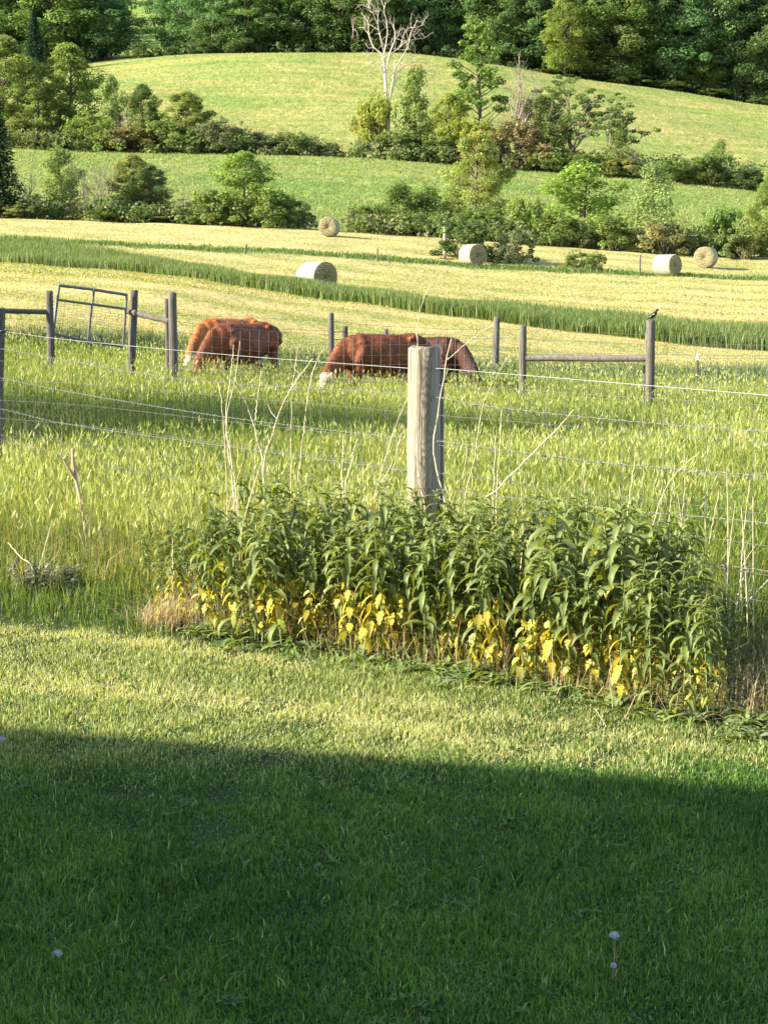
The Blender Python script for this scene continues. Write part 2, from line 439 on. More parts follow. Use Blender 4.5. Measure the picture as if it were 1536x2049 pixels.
green = pick(n, [(.09, .19, .03), (.062, .15, .028), (.125, .225, .035), (.16, .24, .1), (.036, .09, .02)], [4, 3, 4, 1.4, 2], .3)
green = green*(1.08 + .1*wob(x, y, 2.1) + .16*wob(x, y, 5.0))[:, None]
green = np.where((lit*rng.uniform(.6, 1.3, n) > .5)[:, None], pick(n, [(.22, .29, .08), (.15, .225, .05), (.31, .35, .13), (.09, .15, .035)], [3, 3, 2.4, 1.8], .28), green)  # separate paler greens for sunlit blades, darker ones kept in the shade
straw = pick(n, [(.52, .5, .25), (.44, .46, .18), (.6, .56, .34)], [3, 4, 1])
isp = rng.uniform(0, 1, n) < pale*(.05 + .95*lit)  # mower streaks, plus straw held to the sunlit part to paint it brighter
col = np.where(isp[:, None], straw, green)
h = rng.uniform(.018, .042, n)*(1 + .18*wob(x, y, 1.7) + .3*tuft)
tall = rng.uniform(0, 1, n) < .01; h = np.where(tall, h*1.7, h)
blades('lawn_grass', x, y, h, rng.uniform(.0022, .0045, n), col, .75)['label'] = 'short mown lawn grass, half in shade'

# rough grass of the verge and the pasture
def pasture(n, d0, d1, wd, mx, hh):
    x, y = fan(n, d0, d1, mx, 1.6, .27)
    e = y - lawn_edge(x)
    k = e > rng.uniform(-.12, .25, n); x, y, e = x[k], y[k], e[k]; n = len(x)
    bed = (x > col_at(320, 7.2)) & (x < col_at(1450, 6.5)) & (y < 8.4)
    k = ~(bed & (rng.uniform(0, 1, n) < .78)); x, y, e, bed = x[k], y[k], e[k], bed[k]; n = len(x)
    ramp_ = np.clip(e/1.7, 0, 1)**1.35
    h = (.07 + (hh-.07)*ramp_)*rng.uniform(.55, 1.15, n)*(1 + .15*wob(x, y, .8))
    h = h*(1 + .22*np.sin(x*9+2*np.sin(y*5))*np.sin(y*7+x*3)) * (1 + .08*sstep(20, 28, y))
    h = np.where(bed, h*.5, h)
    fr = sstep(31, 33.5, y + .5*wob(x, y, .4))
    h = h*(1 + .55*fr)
    gcol = pick(n, [(.1, .16, .028), (.14, .2, .035), (.07, .125, .025), (.045, .1, .035)], [4, 3, 3, 2], .28)
    hcol = pick(n, [(.31, .34, .075), (.38, .38, .11), (.26, .31, .06), (.42, .38, .17)], [4, 3, 4, 1])
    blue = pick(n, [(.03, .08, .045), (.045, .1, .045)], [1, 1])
    pz = np.clip(.45 + .16*wob(x, y, .45) + .1*wob(x, y, 1.5), .08, .75)*np.clip(ramp_*1.4, .12, 1)
    isy = rng.uniform(0, 1, n) < pz
    c = np.where(isy[:, None], hcol, gcol); h = np.where(isy, h*1.12, h)
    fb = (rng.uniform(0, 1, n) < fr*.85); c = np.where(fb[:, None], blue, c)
    return x, y, h, rng.uniform(.7, 1.3, n)*wd*np.where(isy, .8, 1), c
A = [pasture(130000, 5.4, 12.5, .0038, 1.0, .3), pasture(160000, 12.5, 21, .0052, 1.5, .31), pasture(210000, 21, 36.5, .008, 2.5, .31)]
A = [np.concatenate([a[i] for a in A]) for i in range(5)]
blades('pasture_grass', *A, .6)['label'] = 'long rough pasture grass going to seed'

# seed heads standing over the pasture grass
x, y = fan(60000, 7.6, 36, 1.5, 1.35, .27); k = y > lawn_edge(x) + 1.2
x, y = x[k], y[k]; n = len(x); z = gz(x, y)
c = pick(n, [(.36, .37, .12), (.3, .34, .1), (.42, .39, .18)], [3, 3, 1])
pa = wob(x, y, .5) + .7*wob(x, y, 1.3) + rng.normal(0, .5, n); c = np.where((pa > -.45)[:, None], c, pick(n, [(.2, .25, .05), (.16, .22, .05)], [1, 1]))
h = rng.uniform(.26, .44, n)*(1 + .25*sstep(20, 28, y)); wv_ = .0016 + .00018*y
an = rng.uniform(0, 6.28, n); sd = np.stack([np.cos(an), np.sin(an), 0*an], -1); ln = np.stack([rng.normal(0, .05, n), rng.normal(0, .05, n), 0*an], -1)
B_ = np.stack([x, y, z-.01], -1); T_ = B_ + ln + np.stack([0*h, 0*h, h], -1); hl = rng.uniform(.03, .07, n)
dr = unit(ln*.6 + np.array([0, 0, .08])); hw_ = (sd*(wv_*rng.uniform(1.0, 2.2, n))[:, None])
mb = MB(); i5 = np.arange(n)[:, None]
mb.add(np.stack([B_-sd*wv_[:, None]*.4, B_+sd*wv_[:, None]*.4, T_], 1).reshape(-1, 3), i5*3 + [0, 1, 2], np.repeat(c*.85, 3, 0))
mb.add(np.stack([T_ - dr*hl[:, None]*.4, T_ + hw_, T_ + dr*hl[:, None], T_ - hw_], 1).reshape(-1, 3), i5*4 + [0, 1, 2, 3], np.repeat(c, 4, 0))
tag(link('seed_heads', mb.mesh('seed_heads', M_BLADE)), 'pale seed heads above the pasture grass', kind='stuff')

# stubble on the mown field
def stubble(n, d0, d1, hh, wd):
    x, y = fan(n, d0, d1, 4, 1.5, .27)
    t = rows_tone(x, y); q = np.clip(.75*t + .35*wob(x, y, .07) - .1, 0, 1)
    isg = rng.uniform(0, 1, n) < .05 + .95*q
    c = np.where(isg[:, None], pick(n, [(.2, .25, .06), (.28, .29, .08)], [1, 1]), pick(n, [(.41, .33, .15), (.37, .31, .14), (.48, .37, .22)], [3, 3, 1]))
    return x, y, rng.uniform(.5, 1.1, n)*.75*hh*np.where(isg, 1.1, .8), rng.uniform(.7, 1.3, n)*wd, c
A = [stubble(120000, 35.5, 60, .1, .02), stubble(110000, 60, 119, .12, .042)]
A = [np.concatenate([a[i] for a in A]) for i in range(5)]
blades('stubble', *A, .9)['label'] = 'pale stubble and cut hay on the mown field'

# uncut strip and weedy fence lines in the mown field
n = 150000
x = rng.uniform(-32, 24, n); s = rng.uniform(0, 1, n)
y = strip_front(x) + strip_depth(x)*s + rng.normal(0, .25, n)
k = np.abs(x) < .28*y + 3; x, y = x[k], y[k]; n = len(x)
c = pick(n, [(.11, .165, .05), (.09, .14, .045), (.15, .2, .065), (.26, .28, .1)], [4, 3, 3, 1.3])
blades('uncut_strip', x, y, rng.uniform(.6, 1.05, n)*.66*(1+.12*wob(x, y, .5)), rng.uniform(.02, .04, n), c, .32)['label'] = 'curving strip of tall uncut green grass'
n = 15000
x = rng.uniform(-24, 36, n)
yl = np.interp(x, [-30, -12, 0, 10, 25, 40], [99, 98, 99, 99, 96, 94])
y = yl + rng.normal(0, .9, n)
c = pick(n, [(.085, .15, .04), (.13, .19, .05)], [2, 1])
blades('fence_line_weeds', x, y, rng.uniform(.1, .32, n), rng.uniform(.03, .06, n), c, .6)['label'] = 'thin line of green weeds along the far fence'
# tussocks on the hill fields
n = 130000
x, y = fan(n, 132, 362, 6, 1.4, .27)
low = y < 232
c = np.where(low[:, None], pick(n, [(.2, .24, .078), (.235, .265, .09)], [2, 1]), pick(n, [(.24, .26, .085), (.3, .29, .11), (.2, .24, .075)], [2, 1, 1]))
blades('hill_tussocks', x, y, rng.uniform(.08, .22, n)*(1+y/500), rng.uniform(.05, .13, n), c, .9)['label'] = 'grass tussocks on the hill fields'

# ------------------------------------------------------------------ farmhouse whose eave throws the long shadow on the lawn
def house():
    H = 6.4; k = H / math.tan(SUN_EL)
    e0 = flat(0, 1441, .03)[:2] - TRAVEL*k; e1 = flat(1536, 1562, .03)[:2] - TRAVEL*k
    u = unit(e1 - e0); nrm = np.array([-u[1], u[0]])
    if nrm[1] < 0: nrm = -nrm
    s1 = (-3.6 - e0[0])/u[0]; L = 22.0
    o2 = e0 + u*s1 - nrm*.5                       # right front corner of the wall
    root = thing('farmhouse', 'grey clapboard farmhouse beside the lawn, its eave shading the near grass', 'house', (o2[0], o2[1], 0), math.atan2(u[1], u[0]))
    m, nt, b = new_mat('clapboard'); v = mapping(nt, (0, 0, 1)); wv = N(nt, 'TexWave', Scale=1.6); wv.bands_direction = 'Z'; wv.wave_profile = 'SAW'
    nt.links.new(v, wv.inputs['Vector']); b.inputs['Base Color'].default_value = (.2, .2, .19, 1); bump(nt, b, wv.outputs['Fac'], .6, .03)
    D = 8.5
    wb = MB(); box(wb, (-L, -D, -.2), (0, 0, H-.1))
    g1 = np.array([(-L, 0, H-.1), (-L, -D, H-.1), (-L, -D/2, H+1.9), (0, 0, H-.1), (0, -D, H-.1), (0, -D/2, H+1.9)]); wb.add(g1, [(0, 2, 1), (3, 4, 5)])
    link('wall', wb.mesh('house_wall', m, False), root)
    rb = MB()
    for s in (0, 1):
        y0 = .5 if s == 0 else -D-.5
        v = np.array([(-L-.4, y0, H-.24), (.4, y0, H-.24), (.4, -D/2, H+2.0), (-L-.4, -D/2, H+2.0)])
        V = np.vstack([v, v + [0, 0, .24]]); rb.add(V, [(0, 1, 2, 3), (4, 7, 6, 5), (0, 4, 5, 1), (1, 5, 6, 2), (2, 6, 7, 3), (3, 7, 4, 0)])
    link('roof', rb.mesh('house_roof', plain('shingle', (.08, .075, .07), .9, .3, 12), False), root)
    gm, nt, b = new_mat('window_glass'); b.inputs['Base Color'].default_value = (.03, .035, .04, 1); b.inputs['Roughness'].default_value = .08
    for x0 in (-3, -6.5, -11, -15.5, -19):
        for z0 in (.9, 3.5):
            f = MB()
            for a, c in (((-.1, 0, -.1), (1.1, .05, 0)), ((-.1, 0, 1.4), (1.1, .05, 1.5)), ((-.1, 0, 0), (0, .05, 1.4)), ((1, 0, 0), (1.1, .05, 1.4)), ((0, 0, .67), (1, .04, .73))): box(f, a, c)
            wo = link('window', f.mesh('window_frame', M_WHITE, False), root, (x0, .003, z0))
            p = MB(); box(p, (0, 0, 0), (1, .02, 1.4)); link('pane', p.mesh('window_pane', gm, False), wo)
house()

# ------------------------------------------------------------------ fences
def post_mesh(name, r, h, mat, taper=.95, lean=(0, 0), seed=0, sides=20, below=.4, chamfer=.01):
    rr = np.random.default_rng(seed)
    nz = 18; zz = np.concatenate([np.linspace(-below, h-chamfer, nz), [h]])
    th = np.linspace(0, 2*np.pi, sides, endpoint=False)
    prof = 1 + .025*np.sin(th*2 + rr.uniform(0, 6)) + .018*np.sin(th*3 + rr.uniform(0, 6)) + .012*np.sin(th*7+rr.uniform(0, 6))
    V = []
    for i, z in enumerate(zz):
        q = (z/h); rad = r*(1 + (taper-1)*q)*(1 + .012*np.sin(z*6 + seed)); 
        if i == len(zz)-1: rad -= chamfer
        jit = prof*rad
        ox, oy = lean[0]*z, lean[1]*z
        V.append(np.stack([ox + jit*np.cos(th), oy + jit*np.sin(th), np.full(sides, z) + (.006*np.sin(th*2+seed) if i >= len(zz)-2 else 0)], -1))
    V = np.array(V); n = len(zz); mb = MB()
    i = np.arange(n-1)[:, None]*sides; k = np.arange(sides); k2 = (k+1) % sides
    mb.add(V.reshape(-1, 3), np.stack([i+k, i+k2, i+sides+k2, i+sides+k], -1).reshape(-1, 4))
    top = np.vstack([V[-1], V[-1].mean(0)[None] - [0, 0, .004]]); mb.add(top, np.stack([k, k2, np.full(sides, sides)], -1))
    return mb.mesh(name, mat)
def post_at(parent, px, row_top, d, r, mat, seed=0, lean=(0, 0), taper=.95, name='post'):
    P = pt(px, row_top, d); z0 = g(P[0], d)
    L = parent.location
    return link(name, post_mesh(name, r, P[2]-z0, mat, taper, lean, seed), parent, (P[0]-L[0], d-L[1], z0-L[2]))
def twisted(mb, P, r):
    # two strands laid round each other
    P = np.asarray(P); s = np.concatenate([[0], np.cumsum(np.linalg.norm(np.diff(P, axis=0), axis=1))])
    T = unit(np.gradient(P, axis=0)); A = unit(np.cross(T, [0, 0, 1.0])); B = np.cross(A, T)
    for ph in (0, np.pi):
        tube(mb, P + .0015*(A*np.cos(s*75+ph)[:, None] + B*np.sin(s*75+ph)[:, None]), r, 4, cap=False)
def resample(P, step):
    P = np.asarray(P, float); s = np.concatenate([[0], np.cumsum(np.linalg.norm(np.diff(P, axis=0), axis=1))])
    q = np.arange(0, s[-1], step); return np.stack([np.interp(q, s, P[:, i]) for i in range(3)], -1)
def wire_points(px_rows):
    xs = [p[0] for p in px_rows]; ys = [p[1] for p in px_rows]
    c = np.linspace(xs[0], xs[-1], 40); y = smooth_path(np.stack([xs, ys, np.zeros(len(xs))], -1), 160)
    y = np.interp(c, y[:, 0], y[:, 1])
    return np.array([pt(a, b, near_fence_d(a)) for a, b in zip(c, y)])
nf = thing('wire_fence', 'barbed wire and woven wire fence with the thick weathered post in front', 'wire fence', (POST[0], POST[1], 0))
L0 = np.array(nf.location)
corner = post_at(nf, 848, 694, 8.5, .094, M_POST, 3, (-.0, 0), .93)
post_at(nf, 874, 734, 8.98, .047, M_OLDPOST, 5)
post_at(nf, -31, 616, near_fence_d(-31), .088, M_DARKPOST, 6, (.058, 0), 1.0)
post_at(nf, 1800, 690, near_fence_d(1800), .08, M_OLDPOST, 7)
def strand(rows, kind):
    P = wire_points(rows); mb = MB(); local = P - L0
    if kind == 'smooth':
        tube(mb, local, .0019, 6); link('smooth_wire', mb.mesh('smooth_wire', M_SMOOTH), nf); return
    Q = resample(local, .014); Q[:, 2] += .002*np.sin(np.arange(len(Q))*.9); twisted(mb, Q, .001)
    Bq = resample(local, .125)
    T = unit(np.gradient(Bq, axis=0))
    for b, t in zip(Bq, T):
        a0 = rng.uniform(0, 6.28); A = unit(np.cross(t, [0, 0, 1.0])); B = np.cross(A, t)
        for q in (0, 1):
            a = a0 + q*1.5; dv = A*math.cos(a) + B*math.sin(a)
            tube(mb, [b - dv*.017 + t*.004*(q*2-1), b + dv*.017 - t*.004*(q*2-1)], [.0009, .0008], 4)
        tube(mb, [b - t*.007, b + t*.007], .003, 5)
    link('barbed_wire', mb.mesh('barbed_wire', M_WIRE), nf)
LEFT = [
 ('smooth', [(-300, 625), (8, 663), (137, 680), (480, 712), (820, 737)]),
 ('barb', [(-300, 655), (8, 699), (137, 722), (400, 762), (842, 789)]),
 ('barb', [(-300, 700), (0, 756), (137, 784), (400, 827), (620, 856), (842, 880)]),
 ('barb', [(-300, 757), (5, 819), (137, 849), (430, 890), (842, 946)]),
 ('barb', [(-300, 815), (0, 880), (293, 947), (450, 976), (842, 1040)]),
 ('barb', [(-300, 855), (0, 932), (150, 973), (330, 1011), (842, 1085)]),
 ('barb', [(-300, 900), (17, 987), (167, 1060), (283, 1090), (842, 1130)])]
RIGHT = [
 ('smooth', [(856, 737), (888, 738), (1536, 791), (1800, 811)]),
 ('barb', [(856, 792), (888, 797), (1000, 816), (1250, 842), (1536, 864), (1800, 884)]),
 ('barb', [(856, 879), (888, 884), (1060, 907), (1250, 930), (1536, 953), (1800, 975)]),
 ('barb', [(856, 975), (900, 982), (1234, 1019), (1400, 1034), (1536, 1047), (1800, 1075)]),
 ('barb', [(856, 1050), (1200, 1100), (1475, 1135), (1800, 1175)])]
for kind, r in LEFT + RIGHT: strand(r, kind)
def woven(parent, top, bot, hstep, rows, r, mat, L, name='woven_wire'):
    # top and bottom lines in the world; verticals every hstep
    top = np.asarray(top); bot = np.asarray(bot); mb = MB()
    for q in rows: tube(mb, bot*(1-q) + top*q - L, r, 4, cap=False)
    s = np.concatenate([[0], np.cumsum(np.linalg.norm(np.diff(top, axis=0), axis=1))])
    for d in np.arange(0, s[-1], hstep):
        a = np.array([np.interp(d, s, bot[:, i]) for i in range(3)]) - L; b = np.array([np.interp(d, s, top[:, i]) for i in range(3)]) - L
        mid = (a+b)/2 + rng.normal(0, .004, 3); tube(mb, smooth_path([a, mid, b], 6), r*.9, 4, cap=False)
        for q in rows[1:-1]:
            p = a*(1-q)+b*q; tube(mb, [p-[0, 0, .007], p+[0, 0, .007]], r*2.0, 4, cap=False)
    link(name, mb.mesh(name, mat), parent)
def mesh_line(c0, c1):
    c = np.linspace(c0, c1, 30); P = []
    for a in c:
        d = near_fence_d(a)+.02; p = pt(a, 800, d); P.append((p[0], d, 0))
    return np.array(P)
for c0, c1 in ((-300, 842), (856, 1800)):
    Lm = mesh_line(c0, c1); gb = np.array([(p[0], p[1], g(p[0], p[1])) for p in Lm])
    woven(nf, gb + [0, 0, 1.13], gb + [0, 0, .03], .127, [0, .1, .2, .31, .43, .56, .7, .85, 1], .0011, M_MESHWIRE, L0)
for c, row in ((12, 663), (884, 738), (884, 763)):
    P = pt(c, row, near_fence_d(c) if c < 100 else 8.9) - L0; ins = MB(); tube(ins, [P-[.035, 0, 0], P+[.03, 0, 0]], [.012, .009], 8); link('insulator', ins.mesh('insulator', M_BLACK), nf)

def rail(parent, A, B, ra, rb, mat, name='rail'):
    A = np.array(A) - np.array(parent.location); B = np.array(B) - np.array(parent.location); mb = MB()
    t = np.linspace(0, 1, 12)[:, None]; P = A*(1-t)+B*t; P[:, 2] += .004*np.sin(t[:, 0]*7)*min(1, np.linalg.norm(B-A)/2.5)/max(1, np.linalg.norm(B-A)/3)
    tube(mb, P, np.linspace(ra, rb, 12)*(1+.03*np.sin(t[:, 0]*23)), 12); return link(name, mb.mesh(name, mat), parent)
def far_wires(parent, cols, depths, heights, r=.003, mat=M_MESHWIRE):
    mb = MB(); Lp = np.array(parent.location)
    for h in heights:
        P = []
        for a, b, da, db in zip(cols[:-1], cols[1:], depths[:-1], depths[1:]):
            for s in np.linspace(0, 1, 8):
                d = da*(1-s)+db*s; x = col_at(a, da)*(1-s) + col_at(b, db)*s
                P.append((x, d, g(x, d)+h - .02*math.sin(math.pi*s)))
        tube(mb, np.array(P)-Lp, r, 4, cap=False)
    link('wire', mb.mesh('wire', mat), parent)

# cross fence of the pasture: post by the cows, the braced posts on the right, woven wire between
x0 = col_at(345, 24)
mf = thing('cross_fence', 'round posts and woven wire in front of the cows, ending in a braced pair', 'fence', (x0, 24, g(x0, 24)))
post_at(mf, 345, 585, 24, .067, M_OLDPOST, 11, (.0, 0))
post_at(mf, 334, 598, 25.2, .04, M_DARKPOST, 12)
post_at(mf, 1047, 651, 25, .064, M_OLDPOST, 13, (-.008, 0))
post_at(mf, 1303, 641, 24, .074, M_OLDPOST, 14, (-.012, 0))
post_at(mf, 1290, 720, 24.3, .03, M_DARKPOST, 15)
rail(mf, pt(1052, 716, 25.0), pt(1296, 717, 24.0), .058, .052, M_OLDPOST)
cc = [345, 600, 860, 1047, 1303, 1800]; dd = [24, 24.6, 25, 25, 24, 23]
P = []
for a, b, da, db in zip(cc[:-1], cc[1:], dd[:-1], dd[1:]):
    for s in np.linspace(0, 1, 8, endpoint=False):
        x = col_at(a, da)*(1-s)+col_at(b, db)*s; d = da*(1-s)+db*s; P.append((x, d+.07, g(x, d)))
P = np.array(P)
woven(mf, P+[0, 0, 1.16], P+[0, 0, .06], .152, [0, .1, .2, .31, .43, .56, .7, .85, 1], .0024, M_WIRE, np.array(mf.location))
dg = MB(); a = pt(1075, 724, 24.8); b = pt(1190, 775, 24.5); tube(dg, [a-np.array(mf.location), b-np.array(mf.location)], .007, 5); link('brace_wire', dg.mesh('brace_wire', M_DARKPOST), mf)
# left corner: brace rail, gate posts
lf = thing('braced_fence', 'dark round posts and rails holding the open metal gate', 'fence', (col_at(98, 24), 24, g(col_at(98, 24), 24)))
post_at(lf, 99, 582, 24, .058, M_DARKPOST, 21, (.0, 0), 1.0)
post_at(lf, 257, 581, 24.6, .062, M_DARKPOST, 22, (.06, 0), 1.0)
post_at(lf, -4, 620, 23.6, .06, M_DARKPOST, 24)
rail(lf, pt(-4, 622, 23.6), pt(98, 624, 24), .04, .04, M_DARKPOST)
rail(lf, pt(257, 623, 24.6), pt(339, 643, 24.1), .05, .045, M_OLDPOST)
# gate, sagging on its hinge post
gd = thing('metal_gate', 'open tubular metal gate with wire infill, tilted between two dark posts', 'gate', tuple(pt(250, 690, 24.5)))
GL = np.array(gd.location)
def gbar(name, pts, r):
    mb = MB(); tube(mb, np.array([pt(x, y, d) for x, y, d in pts]) - GL, r, 8); return link(name, mb.mesh(name, M_GATE), gd)
gbar('top_bar', [(119, 571, 24.1), (185, 579, 24.3), (255, 590, 24.5)], .024)
gbar('cross_bar', [(117, 600, 24.1), (185, 609, 24.3), (252, 618, 24.5)], .02)
gbar('end_bar', [(119, 570, 24.1), (109, 650, 24.1), (107, 668, 24.1)], .022)
gbar('middle_bar', [(189, 578, 24.3), (182, 630, 24.3), (176, 690, 24.3)], .02)
gbar('hinge_bar', [(254, 590, 24.5), (247, 690, 24.5)], .02)
gbar('bottom_bar', [(107, 668, 24.1), (176, 682, 24.3), (247, 694, 24.5)], .02)
mbw = MB()
for q in np.linspace(.1, .9, 12):
    a = pt(117-10*q, 600+66*q, 24.1); b = pt(252-5*q, 618+74*q, 24.5); tube(mbw, [a-GL, b-GL], .0015, 4, cap=False)
for q in np.linspace(.05, .95, 16):
    a = pt(117+135*q, 600+18*q, 24.1+.4*q); b = pt(107+140*q, 668+26*q, 24.1+.4*q); tube(mbw, [a-GL, b-GL], .0015, 4, cap=False)
link('wire_infill', mbw.mesh('wire_infill', M_MESHWIRE), gd)
# farther boundary fence
xb = col_at(663, 32)
bf = thing('boundary_fence', 'thin grey posts and strands at the far side of the pasture behind the cows', 'fence', (xb, 32, g(xb, 32)))
post_at(bf, 663, 626, 32, .068, M_OLDPOST, 31, (-.01, 0))
post_at(bf, 690, 652, 36, .07, M_DARKPOST, 32)
post_at(bf, 772, 658, 37.5, .055, M_DARKPOST, 33)
post_at(bf, 992, 634, 33, .07, M_OLDPOST, 34, (.01, 0))
rail(bf, pt(690, 678, 36), pt(772, 682, 37.5), .035, .035, M_DARKPOST)
far_wires(bf, [300, 480, 663, 848, 992, 1200, 1600], [31, 31.5, 32, 32.5, 33, 32.5, 31], [.5, .75, 1.0, 1.2])
mbc = MB()
for row in (665, 680):
    tube(mbc, [pt(663, row, 32)-np.array(bf.location), pt(690, row-1, 36)-np.array(bf.location)], .012, 6)
link('hinge', mbc.mesh('hinge', M_BLACK), bf)
# steel T post
P = pt(1395, 708, 30); z0 = g(P[0], 30)
tp = thing('t_post', 'thin dark steel T post with a pale tip at the pasture edge', 'fence post', (P[0], 30, z0))
mb = MB(); hh = P[2]-z0; box(mb, (-.022, -.006, -.3), (.022, .006, hh-.12)); box(mb, (-.006, -.04, -.3), (.006, -.0061, hh-.12)); link('shaft', mb.mesh('shaft', M_TPOST, False), tp)
mb = MB(); box(mb, (-.022, -.006, hh-.1198), (.022, .006, hh)); box(mb, (-.006, -.04, hh-.1198), (.006, -.0061, hh)); link('pale_tip', mb.mesh('pale_tip', M_WHITE, False), tp)
for z in (.45, .85): mb = MB(); tube(mb, [(-.03, -.02, z), (.03, -.02, z)], .022, 8); link('clip', mb.mesh('clip', M_WHITE), tp)
for px, rt, d, lab, ln in ((490, 494, 96, 'small leaning wooden post on the weedy line left of the farther hay bale', .15), (755, 497, 98, 'small pale wooden post on the weedy line between the hay bales', 0), (1280, 510, 97, 'short thin post on the weedy line just left of the two right hand bales', 0)):
    P = pt(px, rt, d); z0 = g(P[0], d)
    o = link('field_post', post_mesh('field_post', .06, max(.6, P[2]-z0), M_OLDPOST, .9, (ln, 0), int(px)), None, (P[0], d, z0))
    tag(o, lab, 'fence post', 'posts on the far fence line')
P = pt(890, 454, 103); z0 = g(P[0], 103)
o = link('dead_stub', post_mesh('dead_stub', .1, P[2]-z0, M_PALE, .8, (-.02, 0), 91), None, (P[0], 103, z0)); tag(o, 'bleached broken tree trunk standing in the dark bush behind the bale', 'tree stub')

# ------------------------------------------------------------------ round hay bales
def bale_mats():
    m, nt, b = new_mat('bale_wrap')
    v = mapping(nt, (1, 1, 1)); 
    n1 = noise(nt, 5, 5, v); n2 = noise(nt, 40, 3, mapping(nt, (1, .15, 1)))
    wv = N(nt, 'TexWave', Scale=9.0, Distortion=1.5, Detail=2); wv.bands_direction = 'Y'; nt.links.new(v, wv.inputs['Vector'])
    c = ramp(nt, n1, [(.3, (.19, .2, .15)), (.7, (.3, .3, .23))])
    c = mixc(nt, .5, c, ramp(nt, wv.outputs['Fac'], [(.2, (.75, .76, .72)), (.7, (1.1, 1.1, 1.08))]), 'MULTIPLY')
    c = mixc(nt, .4, c, ramp(nt, n2, [(.3, (.7, .7, .62)), (.7, (1.2, 1.2, 1.15))]), 'MULTIPLY')
    nt.links.new(c, b.inputs['Base Color']); b.inputs['Roughness'].default_value = .8; bump(nt, b, n2, .5, .03)
    m2, nt, b = new_mat('bale_straw')
    v = mapping(nt); wv = N(nt, 'TexWave', Scale=3.2, Distortion=5, Detail=4, **{'Detail Scale': 2.2}); wv.wave_type = 'RINGS'; wv.rings_direction = 'Y'
    nt.links.new(v, wv.inputs['Vector']); n = noise(nt, 22, 6, v, .7)
    c = ramp(nt, wv.outputs['Fac'], [(.1, (.13, .11, .05)), (.6, (.31, .27, .15))])
    c = mixc(nt, .8, c, ramp(nt, n, [(.35, (.5, .48, .42)), (.62, (1.25, 1.2, 1.1))]), 'MULTIPLY')
    nt.links.new(c, b.inputs['Base Color']); b.inputs['Roughness'].default_value = .95; bump(nt, b, n, .9, .06)
    return m, m2
M_WRAP, M_STRAW = bale_mats()
def bale(px, row, d, dia, ln, ang, label, seed):
    rr = np.random.default_rng(seed)
    x = col_at(px, d, row); z = g(x, d); r = dia/2
    root = thing('hay_bale', label, 'hay bale', (x, d, z), ang, 'round hay bales on the mown field')
    n = 48; th = np.linspace(0, 2*np.pi, n, endpoint=False)
    lump = 1 + .012*np.sin(th*3+rr.uniform(0, 6)) + .01*np.sin(th*5+rr.uniform(0, 6))
    def ring(yy, q): 
        zz = r*.97 + r*q*lump*np.sin(th); zz = np.maximum(zz, -.02 + .03*np.abs(np.cos(th))); 
        return np.stack([r*q*lump*np.cos(th)*(1 + .03*(np.sin(th) < -.7)), np.full(n, yy), zz], -1)
    ys = [(-ln/2, .955), (-ln/2+.05, .99), (-ln/4, 1), (0, 1.006), (ln/4, 1), (ln/2-.05, .99), (ln/2, .955)]
    V = np.array([ring(a, b) for a, b in ys]); mb = MB(); k = np.arange(n); k2 = (k+1) % n; i = np.arange(len(ys)-1)[:, None]*n
    mb.add(V.reshape(-1, 3), np.stack([i+k, i+k2, i+n+k2, i+n+k], -1).reshape(-1, 4)); link('net_wrap', mb.mesh('net_wrap', M_WRAP), root)
    for s in (-1, 1):
        fr = [(.955, 0), (.9, .02), (.75, .045), (.55, .05), (.35, .03), (.2, -.01), (.1, -.05), (.02, -.06)]
        V = np.array([ring(s*(ln/2 + q), f) for f, q in fr]); V[1:, :, 1] += s*rr.normal(0, .014, (len(fr)-1, n))
        mb = MB(); i = np.arange(len(fr)-1)[:, None]*n
        mb.add(V.reshape(-1, 3), np.stack([i+k, i+n+k, i+n+k2, i+k2] if s < 0 else [i+k, i+k2, i+n+k2, i+n+k], -1).reshape(-1, 4))
        link('straw_face', mb.mesh('straw_face', M_STRAW), root)
    mb = MB()
    for i in range(420):          # loose ends sticking out of the faces and lying round the foot
        if i < 300:
            s = -1 if i % 2 else 1; a = rr.uniform(0, 6.28); q = rr.uniform(.5, 1)**.5*r*.97
            p = np.array([q*math.cos(a), s*(ln/2+.03), r*.97 + q*math.sin(a)]); dv = unit(np.array([math.cos(a)*.6, s*1.0, math.sin(a)*.6]) + rr.normal(0, .6, 3))
        else:
            p = np.array([rr.normal(0, r*.7), rr.normal(0, ln*.6), .03]); dv = unit(rr.normal(0, 1, 3)*[1, 1, .3])
        if p[2] < .03: p[2] = .03
        e = p + dv*rr.uniform(.05, .16); sd = unit(np.cross(dv, rr.normal(0, 1, 3)))*.006
        mb.add([p-sd, p+sd, e], [(0, 1, 2)], np.array((.42, .36, .2))*rr.uniform(.7, 1.2))
    tag(link('loose_straw', mb.mesh('loose_straw', M_BLADE), root), kind='stuff')
bale(659, 476, 113, 1.38, 1.2, R(-9), 'pale hay bale facing us, standing alone at the far hedge', 1)
bale(945, 529, 100, 1.4, 1.25, R(30), 'hay bale in front of the dark bush with the bleached trunk', 2)
bale(1333, 546, 97, 1.36, 1.3, R(42), 'nearer of the two bales on the right, its wrapped side lit', 3)
bale(1411, 525, 107, 1.45, 1.2, R(-24), 'farther bale on the right with a ragged straw face and a shadow beside it', 4)
bale(634, 572, 71.3, 1.38, 1.4, R(38), 'hay bale half hidden by the tall uncut strip', 5)

